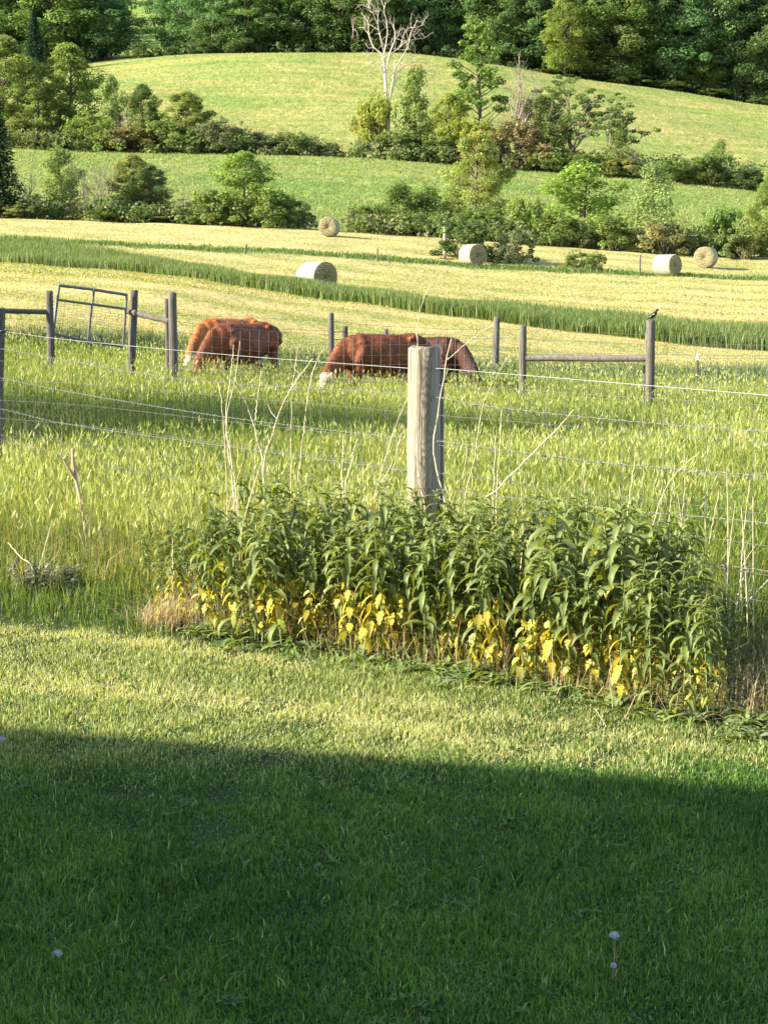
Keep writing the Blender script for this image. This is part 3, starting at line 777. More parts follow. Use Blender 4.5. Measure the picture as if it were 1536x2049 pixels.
# ------------------------------------------------------------------ cows
def cow_mat():
    m, nt, b = new_mat('cow_coat')
    a = N(nt, 'Attribute', attribute_name='Col').outputs['Color']
    n = noise(nt, 5, 6, mapping(nt, (1, 1, .7)), .7); n2 = noise(nt, 38, 4, mapping(nt, (1, 1, .35)), .7)
    c = mixc(nt, .85, a, ramp(nt, n, [(.35, (.4, .33, .3)), (.65, (1.6, 1.6, 1.7))]), 'MULTIPLY')
    c = mixc(nt, .6, c, ramp(nt, n2, [(.35, (.5, .45, .45)), (.65, (1.4, 1.4, 1.4))]), 'MULTIPLY')
    nt.links.new(c, b.inputs['Base Color']); b.inputs['Roughness'].default_value = .6
    b.inputs['Specular IOR Level'].default_value = .3
    mx = N(nt, 'Math', operation='ADD'); nt.links.new(n, mx.inputs[0]); nt.links.new(n2, mx.inputs[1]); bump(nt, b, mx.outputs[0], .5, .03)
    return m
M_COW = cow_mat()
def loft(bm, rings, sides=16):
    # rings: centre, tangent-plane axes, half sizes
    import bmesh
    P = np.array([r_[0] for r_ in rings], float); T = unit(np.gradient(P, axis=0)); prev = None
    for (c, hw, hh), t in zip(rings, T):
        a = unit(np.cross(np.array([0, 0, 1.0]) if abs(t[2]) < .9 else np.array([1.0, 0, 0]), t)); b = np.cross(t, a)
        ring = [bm.verts.new(np.array(c) + a*hw*math.cos(q) + b*hh*math.sin(q)) for q in np.linspace(0, 2*np.pi, sides, endpoint=False)]
        if prev:
            for i in range(sides): bm.faces.new((prev[i], prev[(i+1) % sides], ring[(i+1) % sides], ring[i]))
        else: bm.faces.new(ring[::-1])
        prev = ring
    bm.faces.new(prev)
def cow_mesh(name, seed, headturn=0.0, coat=(.16, .045, .01), whiteface=True, step=0.0):
    import bmesh
    bm = bmesh.new()
    loft(bm, [((-.92, 0, 1.02), .08, .1), ((-.86, 0, .99), .2, .22), ((-.7, 0, .95), .29, .31), ((-.45, 0, .9), .28, .33), ((-.15, 0, .83), .345, .4), ((.15, 0, .84), .365, .4), ((.42, 0, .88), .31, .37), ((.62, 0, .87), .235, .33), ((.76, 0, .83), .15, .22), ((.82, 0, .82), .08, .12)], 20)
    ht = headturn
    loft(bm, [((.45, 0, 1.02), .15, .2), ((.7, ht*.1, .9), .145, .26), ((.9, ht*.3, .72), .12, .2), ((1.06, ht*.6, .55), .11, .15), ((1.12, ht*.75, .48), .1, .13)], 14)
    hx, hy = 1.1, ht*.75
    loft(bm, [((hx-.05, hy, .56), .09, .1), ((hx, hy+ht*.03, .47), .125, .14), ((hx+.05, hy+ht*.08, .36), .115, .125), ((hx+.1, hy+ht*.12, .24), .085, .1), ((hx+.13, hy+ht*.15, .14), .085, .09), ((hx+.14, hy+ht*.17, .08), .065, .06)], 14)
    for s in (-1, 1):
        loft(bm, [((hx-.02, hy+s*.1, .52), .03, .02), ((hx-.05, hy+s*.19, .53), .055, .025), ((hx-.06, hy+s*.26, .5), .04, .018), ((hx-.06, hy+s*.29, .48), .012, .01)], 8)
        st = step*s
        loft(bm, [((.48, s*.16, .86), .12, .17), ((.5, s*.18, .62), .085, .11), ((.52+st*.5, s*.17, .42), .06, .065), ((.53+st, s*.17, .36), .055, .06), ((.5+st, s*.17, .2), .042, .045), ((.5+st, s*.17, .1), .048, .052), ((.53+st, s*.17, .03), .06, .07), ((.54+st, s*.17, 0), .06, .075)], 10)
        loft(bm, [((-.66, s*.17, .98), .14, .22), ((-.6, s*.2, .76), .125, .2), ((-.62-st*.5, s*.2, .6), .09, .13), ((-.74-st, s*.18, .44), .055, .075), ((-.74-st, s*.18, .36), .05, .06), ((-.69-st, s*.18, .18), .043, .048), ((-.67-st, s*.18, .09), .05, .055), ((-.64-st, s*.18, .03), .06, .07), ((-.63-st, s*.18, 0), .06, .075)], 10)
        loft(bm, [((-.62, s*.2, 1.14), .06, .06), ((-.55, s*.22, 1.17), .07, .05), ((-.48, s*.2, 1.13), .05, .05)], 8)   # hip bone
        loft(bm, [((.46, s*.1, 1.2), .07, .06), ((.46, s*.2, 1.06), .13, .09), ((.5, s*.25, .9), .14, .1), ((.53, s*.22, .74), .1, .09)], 10)   # shoulder
        loft(bm, [((-.82, s*.1, 1.14), .05, .05), ((-.8, s*.2, 1.0), .1, .1), ((-.72, s*.25, .86), .12, .14)], 10)
    loft(bm, [((-.9, 0, 1.12), .045, .05), ((-.99, 0, 1.04), .038, .04), ((-1.0, .01, .8), .03, .03), ((-.98, .02, .55), .03, .03), ((-.97, .02, .38), .055, .055), ((-.96, .02, .26), .03, .03)], 8)
    loft(bm, [((-.35, 0, .55), .12, .1), ((-.42, 0, .48), .13, .08), ((-.48, 0, .5), .08, .08)], 8)
    me0 = bpy.data.meshes.new('tmp'); bm.to_mesh(me0); bm.free()
    o = bpy.data.objects.new('tmp', me0); COL.objects.link(o)
    md = o.modifiers.new('r', 'REMESH'); md.mode = 'VOXEL'; md.voxel_size = .017
    sm = o.modifiers.new('s', 'SMOOTH'); sm.factor = .5; sm.iterations = 7
    dg_ = C.evaluated_depsgraph_get(); me = bpy.data.meshes.new_from_object(o.evaluated_get(dg_))
    bpy.data.objects.remove(o); me.name = name
    n = len(me.vertices); v = np.zeros(n*3, np.float32); me.vertices.foreach_get('co', v); v = v.reshape(-1, 3)
    nz = .02*np.sin(v[:, 0]*23+seed)*np.sin(v[:, 1]*31)*np.sin(v[:, 2]*27)
    col = np.tile(np.array(coat), (n, 1))
    white = np.array((.72, .62, .48))
    face = (v[:, 0] > 1.045+nz) & (v[:, 2] < .55 + nz) & (np.abs(v[:, 1]-hy-ht*.1) < .14)
    if whiteface: col[face] = white
    belly = (v[:, 2] < .5+nz*2) & (np.abs(v[:, 1]) < .12) & (np.abs(v[:, 0]) < .6); col[belly] = white*.9
    sock = (v[:, 2] < .2+nz) & (v[:, 0] < .95); col[sock] = white*.8
    hoof = (v[:, 2] < .045) & (v[:, 0] < .95); col[hoof] = (.05, .04, .035)
    sw = (v[:, 0] < -.9) & (v[:, 2] < .48); col[sw] = white*.8
    nose = (v[:, 2] < .11) & (v[:, 0] > 1.0); col[nose] = (.45, .28, .22)
    at = me.color_attributes.new('Col', 'FLOAT_COLOR', 'POINT'); c4 = np.ones((n, 4), np.float32); c4[:, :3] = col; at.data.foreach_set('color', c4.ravel())
    me.materials.clear(); me.materials.append(M_COW); me.polygons.foreach_set('use_smooth', np.ones(len(me.polygons), bool)); me.update()
    return me
M_HAIR = leaf_mat('cow_hair', .08, .45, .4, tint=False, trcol=(1.1, 1, .8))
M_EYE = plain('eye', (.02, .012, .01), .15)
def cow(px, d, ang, sc, label, seed, ht, **kw):
    x = col_at(px, d, 720); root = thing('cow', label, 'cow', (x, d, g(x, d)-.02), ang, 'grazing cattle', sc)
    me = cow_mesh('cow_body', seed, ht, **kw); link('body', me, root)
    nv = len(me.vertices); v = np.zeros(nv*3, np.float32); me.vertices.foreach_get('co', v); v = v.reshape(-1, 3)
    nr = np.zeros(nv*3, np.float32); me.vertices.foreach_get('normal', nr); nr = nr.reshape(-1, 3)
    cc = np.zeros(nv*4, np.float32); me.color_attributes['Col'].data.foreach_get('color', cc); cc = cc.reshape(-1, 4)[:, :3]
    rr = np.random.default_rng(seed); ix = rr.integers(0, nv, 11000); ix = ix[(v[ix, 2] > .12)]
    fl = np.stack([-.5 + .5*np.sin(v[ix, 0]*9 + seed), .3*np.sin(v[ix, 2]*11), -1.0 + 0*ix], -1)      # the coat lies back and down, in swirls
    dv = unit(fl - nr[ix]*np.sum(fl*nr[ix], 1)[:, None] + nr[ix]*rr.uniform(.25, .7, (len(ix), 1)) + rr.normal(0, .25, (len(ix), 3)))
    sd = unit(np.cross(dv, nr[ix]))*.004; ln_ = rr.uniform(.02, .05, (len(ix), 1)); p = v[ix] - nr[ix]*.002
    lum = (1 + .45*np.sin(v[ix, 0]*17+seed)*np.sin(v[ix, 2]*21) + .25*np.sin(v[ix, 0]*41)*np.sin(v[ix, 2]*35+1))[:, None]*rr.uniform(.6, 1.4, (len(ix), 1))
    mb = MB(); mb.add(np.stack([p-sd, p+sd, p+dv*ln_], 1).reshape(-1, 3), np.arange(len(ix))[:, None]*3 + [0, 1, 2], np.repeat(cc[ix]*lum, 3, 0))
    tag(link('coat_hair', mb.mesh('coat_hair', M_HAIR), root), kind='stuff')
    for s in (-1, 1):
        mb = MB(); c = np.array([1.16, ht*.8 + s*.108, .4])
        tube(mb, [c+[0, 0, q] for q in (-.02, -.012, 0, .012, .02)], [.004, .016, .02, .016, .004], 8); link('eye', mb.mesh('cow_eye', M_EYE), root)
    return root
cow(484, 27.9, R(231), .93, 'red cow nearer the left post, dark flank towards us, head down in the grass', 1, -.05, whiteface=False, step=.05)
cow(456, 29.9, R(232), .98, 'orange red cow with a white face grazing behind the darker one', 2, .1, coat=(.36, .12, .024), step=-.04)
cow(762, 27.0, R(205), .95, 'red brown cow with a white face grazing left of the thick post', 3, .12, step=.06)
cow(860, 29.0, R(-33), .9, 'dark red cow grazing half hidden behind the thick post', 4, -.1, coat=(.055, .017, .007), whiteface=False)

# ------------------------------------------------------------------ bird on the braced post
P = pt(1308, 641, 24)
bd = thing('bird', 'small black bird with a pale wing bar perched on the right braced post', 'bird', (P[0]-.03, 24, P[2]-.002), R(0))
import bmesh
bm = bmesh.new()
loft(bm, [((-.115, 0, .012), .006, .003), ((-.07, 0, .03), .014, .006), ((-.035, 0, .05), .026, .024), ((0, 0, .075), .034, .036), ((.035, 0, .103), .031, .034), ((.058, 0, .13), .024, .026), ((.068, 0, .15), .023, .025), ((.074, 0, .168), .017, .018), ((.077, 0, .178), .006, .006)], 12)
loft(bm, [((.08, 0, .155), .007, .007), ((.098, 0, .158), .004, .004), ((.11, 0, .159), .001, .001)], 6)
for s in (-1, 1): loft(bm, [((0, s*.012, .06), .006, .006), ((.008, s*.014, .03), .004, .004), ((.006, s*.014, .0), .004, .004)], 6)
me = bpy.data.meshes.new('bird_body'); bm.to_mesh(me); bm.free(); me.materials.append(M_BLACK); me.polygons.foreach_set('use_smooth', np.ones(len(me.polygons), bool)); link('body', me, bd)
for s in (-1, 1):
    mb = MB(); tube(mb, [(.035, s*.03, .1), (0, s*.036, .08), (-.03, s*.03, .058), (-.06, s*.016, .04)], [.004, .016, .013, .003], 8); link('wing', mb.mesh('bird_wing', M_BLACK), bd)
    mb = MB(); tube(mb, [(.022, s*.047, .1), (.0, s*.052, .088)], [.006, .007], 6); link('wing_bar', mb.mesh('wing_bar', M_WHITE), bd)

# ------------------------------------------------------------------ nettle bed in front of the fence
def leaf_geo(mb, base, az, L, W, e0, e1, col, fold=.35, roll=0.0, serr=.12, N_=9):
    s = np.linspace(0, 1, N_); el = e0 + (e1-e0)*s**.8
    dxy = np.cos(el)*L/(N_-1); dz = np.sin(el)*L/(N_-1)
    rr = np.concatenate([[0], np.cumsum(dxy)[:-1]]); zz = np.concatenate([[0], np.cumsum(dz)[:-1]])
    o = np.array([math.cos(az), math.sin(az), 0]); sd = np.array([-math.sin(az), math.cos(az), 0])
    mid = np.array(base) + o*rr[:, None] + np.array([0, 0, 1.0])*zz[:, None]
    wd = W*.5*np.sin(np.pi*np.clip(s*.92+.06, 0, 1)**.75)*(1 + serr*np.where(np.arange(N_) % 2, 1, -1)); wd[-1] = .0005
    nrm = -np.sin(el)[:, None]*o + np.cos(el)[:, None]*np.array([0, 0, 1.0])
    sdr = sd*math.cos(roll) + nrm*math.sin(roll)
    A = mid + sdr*wd[:, None] + nrm*(wd*fold)[:, None]; B = mid - sdr*wd[:, None] + nrm*(wd*fold)[:, None]
    V = np.stack([A, mid, B], 1).reshape(-1, 3); i = np.arange(N_-1)[:, None]*3
    f = np.concatenate([i+[0, 3, 4, 1], i+[1, 4, 5, 2]])
    mb.add(V, f, col)
def nettle_proto(seed, H, yellow):
    r = np.random.default_rng(seed); st = MB(); lf = MB(); yl = MB()
    ln = r.normal(0, .05, 2); P = np.array([(ln[0]*q*q*H, ln[1]*q*q*H, q*H) for q in np.linspace(0, 1, 8)]); P[0, 2] = -.03
    tube(st, P, np.linspace(.0042, .0018, 8), 6)
    z = .1; a = r.uniform(0, 6.28); k = 0
    while z < H-.01:
        q = z/H; base = np.array([np.interp(z, P[:, 2], P[:, 0]), np.interp(z, P[:, 2], P[:, 1]), z])
        top = H - z
        L = min(.05 + top*.65, .128)*r.uniform(.85, 1.1); 
        isy = yellow and z < .25 + .1*r.uniform(0, 1) and r.uniform() < .88
        for s in (0, math.pi):
            if q < .3 and r.uniform() < .25: continue
            az = a + s + r.normal(0, .25)
            if isy:
                if r.uniform() < .1: continue
                c = np.array([(.7, .66, .08), (.58, .5, .06), (.38, .45, .07), (.68, .64, .18), (.64, .6, .1), (.28, .36, .06), (.5, .42, .08)])[r.integers(7)]*r.uniform(.85, 1.1)
                leaf_geo(yl, base, az, L*r.uniform(.42, .66), L*r.uniform(.19, .3), r.uniform(-.9, -.1), -1.5, c, r.uniform(.0, .4), r.normal(0, .35), .16)
            else:
                yo = np.clip(1-top/.12, 0, 1)
                c = np.array((.145, .185, .052))*(1-yo) + np.array((.22, .27, .085))*yo
                c = c*r.uniform(.8, 1.25)
                e0 = r.uniform(-.1, .6) if top > .05 else r.uniform(.6, 1.1); e1 = e0 - r.uniform(1.3, 2.2)*min(1, L/.08)
                leaf_geo(lf, base, az, L, L*r.uniform(.19, .27), e0, e1, c, r.uniform(.3, .8), r.normal(0, .2), .12)
            if r.uniform() < .4 and top > .04:      # small side shoots in the axils
                for j in range(3):
                    leaf_geo(lf, base + r.normal(0, .004, 3), az + r.normal(0, .7), L*r.uniform(.25, .5), L*.12, r.uniform(.2, 1.1), r.uniform(-.9, .2), np.array((.1, .155, .035))*r.uniform(.8, 1.3), .4, 0, .08, 5)
        z += r.uniform(.028, .042) if top > .08 else r.uniform(.012, .02)
        a += math.pi/2 + r.normal(0, .15)
    return st.mesh('nettle_stem', M_STEM), lf.mesh('nettle_leaves', M_NETTLE), (yl.mesh('nettle_yellow_leaves', M_YELLOW) if yl.n else None)
GN = 'upright leafy stems of the dense bed along the fence'
L_G = 'upright green nettle stem with drooping narrow leaves in the dense bed'
L_Y = 'nettle stem with yellow lower leaves at the front of the dense bed'
protos = []
for i in range(12):
    yel = 1.0 if i < 7 else 0
    H = [.5, .56, .6, .54, .62, .48, .58, .66, .7, .62, .74, .68][i]
    s_, l_, y_ = nettle_proto(100+i, H, yel)
    root = thing('nettle_plant', L_Y if yel else L_G, 'nettle', (0, 0, 0), 0, GN)
    link('stem', s_, root); link('green_leaves', l_, root)
    if y_: tag(link('yellow_leaves', y_, root), 'drooping yellow lower leaves')
    protos.append([root, H, False])
def bed_top(px): return np.interp(px, [300, 340, 430, 520, 600, 720, 860, 1000, 1150, 1290, 1380, 1440, 1480], [1110, 1050, 995, 962, 985, 985, 1000, 1000, 1018, 1030, 1070, 1150, 1240])
def bed_front(px): return np.interp(px, [300, 340, 430, 520, 640, 860, 1000, 1150, 1290, 1380, 1450], [1220, 1245, 1275, 1285, 1305, 1345, 1365, 1392, 1425, 1440, 1440])
def place_nettle(px, d, yel, hmul):
    global rng
    ch = [p for p in range(12) if (p < 7) == yel]; p = protos[ch[rng.integers(len(ch))]]
    x = col_at(px, d, 1150); z = g(x, d)
    zt = pt(px, float(bed_top(px)) - 2, d)[2] - z
    sc = np.clip(zt*hmul/p[1], .45, 1.5); loc = (x, d, z); rz = rng.uniform(0, 6.28)
    if not p[2]:
        r_ = p[0]; p[2] = True; r_.location = loc; r_.rotation_euler = (0, 0, rz); r_.scale = (sc, sc, sc)
    else:
        r_ = dup(p[0], loc, rz, sc, p[0]['label'], GN)
    r_.rotation_euler = (rng.normal(0, .08), rng.normal(0, .09), rz)
cols = np.linspace(306, 1452, 62)
for c in cols:                       # front row with the yellow leaves
    px = c + rng.normal(0, 6); d0 = flat(px, float(bed_front(px)))[1]
    place_nettle(px, d0 + rng.uniform(-.06, .24), rng.uniform() < (.98 if px < 780 else .85), rng.uniform(.6, .86))
for row_, off in enumerate((.3, .55, .8, 1.05)):
    for c in np.linspace(306, 1452, 46):
        px = c + rng.normal(0, 10); d0 = flat(px, float(bed_front(px)))[1]
        d = d0 + off*np.interp(px, [322, 700, 1452], [1.25, 1.1, .95]) + rng.normal(0, .07)
        if px > 1330 and rng.uniform() < .35: continue
        place_nettle(px, d, row_ == 0 and rng.uniform() < .75, rng.uniform(.62, 1.1) + (.05 if rng.uniform() < .06 else 0))
for p in protos:
    if not p[2]: place_nettle(600, 7.2, True, .8)

# low weeds and dead straw under the bed
wm = MB()
for i in range(420):
    px = rng.uniform(300, 1536); fr = bed_front(min(px, 1450)) if px < 1450 else 1470
    P = flat(px, float(fr) + rng.normal(-22, 18)); z = g(P[0], P[1])
    for j in range(rng.integers(5, 9)):
        leaf_geo(wm, (P[0]+rng.normal(0, .012), P[1]+rng.normal(0, .012), z), rng.uniform(0, 6.28), rng.uniform(.05, .13), rng.uniform(.012, .026), rng.uniform(.4, 1.2), rng.uniform(-.9, .3), np.array([(.16, .24, .07), (.2, .27, .09), (.22, .29, .08), (.16, .2, .11)][rng.integers(4)])*rng.uniform(.8, 1.2), .3, rng.normal(0, .2), .2, 7)
tag(link('low_weeds', wm.mesh('low_weeds', M_NETTLE)), 'low leafy weeds along the front of the nettle bed', kind='stuff')
n = 5200
px = rng.uniform(300, 1600, n); fr = np.interp(px, [300, 340, 430, 520, 640, 860, 1000, 1150, 1290, 1380, 1450, 1600], [1220, 1245, 1275, 1285, 1305, 1345, 1365, 1392, 1425, 1440, 1445, 1470]) - rng.uniform(0, 130, n)
G_ = np.array([flat(a, b) for a, b in zip(px, fr)])
blades('dead_straw', G_[:, 0], G_[:, 1], rng.uniform(.06, .3, n), rng.uniform(.002, .004, n), pick(n, [(.42, .34, .2), (.3, .22, .12), (.5, .42, .26), (.16, .11, .06)], [3, 2, 2, 2]), 1.2)['label'] = 'dead straw between the stems'
# bleached hay lying against the left end of the bed and the matted clump under the right end
n = 1500
cx = np.concatenate([flat(335, 1250)[None, :2] + rng.normal(0, .07, (500, 2)), flat(300, 1130)[None, :2] + rng.normal(0, 1, (500, 2))*[.16, .12], flat(1490, 1400)[None, :2] + rng.normal(0, 1, (500, 2))*[.25, .2]])
blades('matted_hay', cx[:, 0], cx[:, 1], rng.uniform(.04, .2, n), rng.uniform(.002, .004, n), pick(n, [(.5, .38, .24), (.42, .3, .2), (.56, .47, .3)], [3, 2, 2]), 2.0)['label'] = 'matted bleached hay'

n = 3600
px = np.concatenate([rng.uniform(-120, 330, 2400), rng.normal(270, 45, 1200)]); row = np.concatenate([rng.uniform(985, 1190, 2400), rng.normal(1105, 35, 1200)])
G_ = np.array([flat(a, b) for a, b in zip(px, row)])
blades('verge_straw', G_[:, 0], G_[:, 1], rng.uniform(.08, .36, n), rng.uniform(.002, .0038, n), pick(n, [(.46, .4, .2), (.38, .36, .13), (.5, .42, .26), (.3, .22, .12), (.07, .12, .03)], [3, 3, 2, 1, 3]), 1.3)['label'] = 'dry tangled straw in the verge left of the nettles'

# ------------------------------------------------------------------ dry stalks standing among the nettles
STALKS = [
 (7.95, .0034, [(850, 1035), (838, 960), (832, 840), (834, 700), (834, 650), (846, 600), (862, 570)], 'long thin dry stalk rising in front of the thick post and above it'),
 (7.9, .006, [(902, 1090), (896, 1030), (876, 950), (867, 900), (874, 840), (884, 780), (893, 720), (903, 678)], 'curving white dry stalk along the right side of the thick post'),
 (7.8, .0058, [(955, 1030), (1000, 975), (1060, 912), (1105, 868), (1147, 820)], 'pale dry stick slanting up to the right of the thick post'),
 (8.0, .0045, [(735, 1060), (752, 985), (772, 915), (795, 845), (815, 795)], 'pale stalk leaning towards the thick post from its left'),
 (8.0, .003, [(455, 1010), (450, 890), (443, 800), (437, 768)], 'thin pale stalk at the left edge of the stalk cluster'),
 (8.0, .0034, [(468, 1010), (456, 890), (452, 830), (462, 750), (468, 690)], 'straight pale stalk in the left stalk cluster, in front of the left cow'),
 (8.0, .0034, [(474, 1010), (460, 900), (453, 840), (470, 760), (480, 682)], 'tallest pale stalk of the left stalk cluster'),
 (7.9, .0042, [(528, 960), (518, 890), (493, 809), (465, 762), (440, 726)], 'pale stalk leaning left across the stalk cluster'),
 (7.9, .0045, [(527, 955), (545, 870), (570, 800), (595, 760), (626, 718)], 'forking pale stalk leaning right from the cluster'),
 (8.1, .0036, [(584, 1030), (583, 900), (584, 800), (590, 735), (597, 694)], 'upright pale stalk between the two groups of cows'),
 (8.1, .0036, [(596, 985), (606, 880), (615, 800), (628, 740), (646, 700)], 'pale stalk leaning right beside the upright one'),
 (8.2, .0028, [(511, 840), (515, 800), (523, 745)], 'short thin stalk right of the left cow'),
 (7.9, .004, [(686, 1000), (684, 950), (687, 870)], 'short upright stalk in the middle of the bed'),
 (7.9, .004, [(690, 990), (700, 940), (708, 900), (716, 878)], 'short leaning stalk in the middle of the bed'),
 (7.9, .0036, [(748, 1020), (765, 965), (785, 925), (800, 880)], 'pale stalk just left of the thick post'),
 (8.0, .003, [(770, 1010), (785, 950), (797, 890), (808, 850)], 'thin stalk close against the left of the thick post'),
 (8.0, .003, [(930, 1010), (948, 920), (962, 830), (978, 780), (1018, 710)], 'thin pale stalk bending right beyond the thick post'),
 (7.8, .003, [(990, 1070), (993, 980), (998, 900), (1003, 820)], 'upright pale stalk right of the slanting stick'),
 (7.8, .003, [(985, 1050), (988, 950), (992, 870)], 'short straight stalk beside the slanting stick'),
 (7.2, .0036, [(1246, 1100), (1258, 1000), (1268, 930), (1272, 893)], 'pale stalk standing over the right half of the bed'),
 (7.1, .003, [(1300, 1090), (1318, 1010), (1345, 955), (1398, 905)], 'thin stalk bending right over the right half of the bed'),
 (7.1, .0034, [(1355, 1100), (1368, 1000), (1368, 910)], 'upright stalk near the right end of the bed'),
 (7.0, .003, [(1415, 1130), (1425, 1050), (1437, 985)], 'thin stalk at the right end of the bed'),
 (7.0, .0045, [(1425, 1300), (1450, 1260), (1490, 1210), (1545, 1150)], 'dry branch leaning out to the right of the bed'),
 (7.0, .0045, [(1468, 1240), (1480, 1170), (1484, 1110)], 'upright dry stick beside the leaning branch on the right'),
 (6.0, .0055, [(1300, 1390), (1340, 1362), (1372, 1336)], 'bleached stick lying against the foot of the bed on the right'),
 (6.5, .004, [(1052, 1400), (1085, 1350), (1120, 1290)], 'pale broken stick at the foot of the bed'),
 (7.6, .0035, [(383, 1290), (398, 1245), (416, 1200)], 'straw stick leaning at the left foot of the bed'),
 (7.5, .003, [(378, 1280), (395, 1220), (400, 1145)], 'thin upright straw at the left foot of the bed'),
 (7.8, .003, [(346, 1190), (346, 1130), (345, 1078)], 'thin straw at the left edge of the bed'),
 (8.3, .0045, [(66, 1136), (42, 1115), (17, 1086)], 'white dry stick beside the purplish weed'),
 (8.6, .003, [(80, 1140), (92, 1090), (105, 1040)], 'thin straw above the purplish weed'),
 (7.9, .0028, [(895, 720), (930, 690), (968, 660), (985, 652)], 'thin dry twig reaching right from the top of the thick post'),
]
for i, (d, r_, p, lab) in enumerate(STALKS):
    dd = d + .12*np.sin(np.linspace(0, 2, len(p)) + i)
    P = np.array([pt(x, y, q) for (x, y), q in zip(p, dd)])
    gz0 = g(P[0][0], P[0][1])
    if P[0][2] - gz0 < .75 and i != len(STALKS)-1: P = np.vstack([[P[0][0] + rng.normal(0, .01), P[0][1] + .02, gz0 - .02], P])
    B0 = P[0].copy(); Q = smooth_path(P - B0, 26); Q[1:-1] += rng.normal(0, .0018, (24, 3))
    mb = MB(); tube(mb, Q, np.linspace(r_, r_*.5, 26)*(1+.12*(np.arange(26) % 6 == 0)), 6)
    if i in (8, 13, 16, 21, 23, 24):
        for j in (12, 17, 21):
            dv = unit(np.array([rng.normal(0, 1), rng.normal(0, .4), 1.0])); tube(mb, [Q[j], Q[j]+dv*.05, Q[j]+dv*.1+[.01, 0, .01]], [r_*.45, r_*.35, r_*.2], 5)
    tag(link('dry_stalk', mb.mesh('dry_stalk', M_STALK), None, B0), lab, 'dry stalk', 'dry stalks among the nettles')
for i, px in enumerate((446, 461, 466, 478, 487, 500, 622, 641, 720, 757, 905, 940, 1035, 1110, 1165, 1215, 1290, 1330, 1385, 1450, 1462, 1498, 1510, 1520)):
    d = rng.uniform(7.2, 8.1) if px < 1200 else rng.uniform(6.6, 7.4); x = col_at(px, d, 950); z = g(x, d); h = rng.uniform(.62, .86)*(1.08 if px < 520 else 1)
    Q = smooth_path([(0, 0, -.02), (rng.normal(0, .02), 0, h*.5), (rng.normal(0, .07), rng.normal(0, .04), h)], 14)
    mb = MB(); tube(mb, Q, np.linspace(.003, .0014, 14), 5)
    tag(link('dry_stalk', mb.mesh('dry_stalk', M_STALK), None, (x, d, z)), 'short thin dry stalk poking out of the nettle bed among many others', 'dry stalk', 'short dry stalks poking out of the nettles')
# forked stick stuck in the rough grass on the left
P = [pt(178, 1100, 9.2), pt(166, 1020, 9.2), pt(155, 970, 9.2), pt(147, 925, 9.2), pt(146, 897, 9.2)]
P = np.vstack([[P[0][0]+.01, 9.2, g(P[0][0], 9.2)-.03], P]); B0 = P[0].copy(); mb = MB()
Q = smooth_path(P-B0, 24); tube(mb, Q, np.linspace(.013, .009, 24)*(1+.1*np.sin(np.arange(24)*2.1)), 8)
Q2 = np.array([pt(153, 962, 9.2), pt(140, 940, 9.18), pt(127, 917, 9.15)]) - B0; tube(mb, Q2, [.01, .008, .006], 7)
tube(mb, np.array([pt(147, 920, 9.2), pt(153, 914, 9.2), pt(156, 911, 9.2)])-B0, [.008, .006, .004], 6)
tag(link('forked_stick', mb.mesh('forked_stick', bark_mat('stick_bark', (.3, .2, .12), (.5, .37, .24), 14)), None, B0), 'brown forked stick standing in the rough grass on the left', 'stick')

# purplish low weed
def purple(px, row, sc, lab):
    P = flat(px, row); mb = MB(); st = MB()
    for i in range(26):
        a = rng.uniform(0, 6.28); q = abs(rng.normal(0, .07))*sc; bx, by = q*math.cos(a), q*math.sin(a); h = rng.uniform(.06, .17)*sc
        tube(st, [(bx*.4, by*.4, -.02), (bx, by, h)], [.002, .0012], 5)
        for z in np.linspace(.02, h, 6):
            for s in range(4):
                leaf_geo(mb, (bx*(.4+.6*z/h), by*(.4+.6*z/h), z), rng.uniform(0, 6.28), rng.uniform(.02, .035), .02, rng.uniform(-.2, .5), rng.uniform(-1, -.2), np.array([(.3, .23, .28), (.4, .34, .38), (.2, .18, .17), (.14, .17, .09)][rng.integers(4)])*rng.uniform(.8, 1.2), .3, 0, .1, 5)
    o = thing('purple_weed', lab, 'weed', (P[0], P[1], g(P[0], P[1]))); link('leaves', mb.mesh('purple_leaves', M_NETTLE), o); link('stems', st.mesh('weed_stems', M_STEM), o)
purple(72, 1192, 1.15, 'bushier purplish weed with a white stick beside it')
purple(135, 1178, .75, 'smaller purplish weed right of the bushier one')

M_FLUFF = plain('seed_fluff', (.5, .52, .53), .8)
# dandelions gone to seed on the lawn
def dandelion(px, row_head, row_base, size, lab, lean):
    B = flat(px + lean, row_base); H = pt(px, row_head, B[1]); root = thing('dandelion', lab, 'dandelion', (B[0], B[1], 0), 0, 'dandelion seed heads in the shaded lawn')
    h = H - B; st = MB(); tube(st, smooth_path([(0, 0, -.01), h*.5 + [.004, 0, 0], h], 10), .0015, 6); link('stalk', st.mesh('dandelion_stalk', bark_mat('dandelion_stalk', (.2, .12, .08), (.3, .22, .14), 30)), root)
    mb = MB()
    for i in range(34):
        v = unit(rng.normal(0, 1, 3)); v[2] = abs(v[2])*.7 - .15; e = h + v*size*rng.uniform(.6, 1)
        tube(mb, [h, e], .0003, 3, cap=False)
        for j in range(5):
            tube(mb, [e, e + unit(v + rng.normal(0, .8, 3))*.006], .0004, 3, cap=False)
    tube(mb, [h-[0, 0, .004], h+[0, 0, .004]], [.003, .005], 6)
    link('seed_head', mb.mesh('seed_head', M_FLUFF), root)
dandelion(1229, 1872, 1968, .0095, 'taller dandelion stalk with a windblown white seed head', -8)
dandelion(1226, 1932, 1972, .004, 'shorter bald dandelion stalk below the taller seed head', 6)
dandelion(115, 1908, 1940, .009, 'low white dandelion head in the shaded lawn on the left', 2)
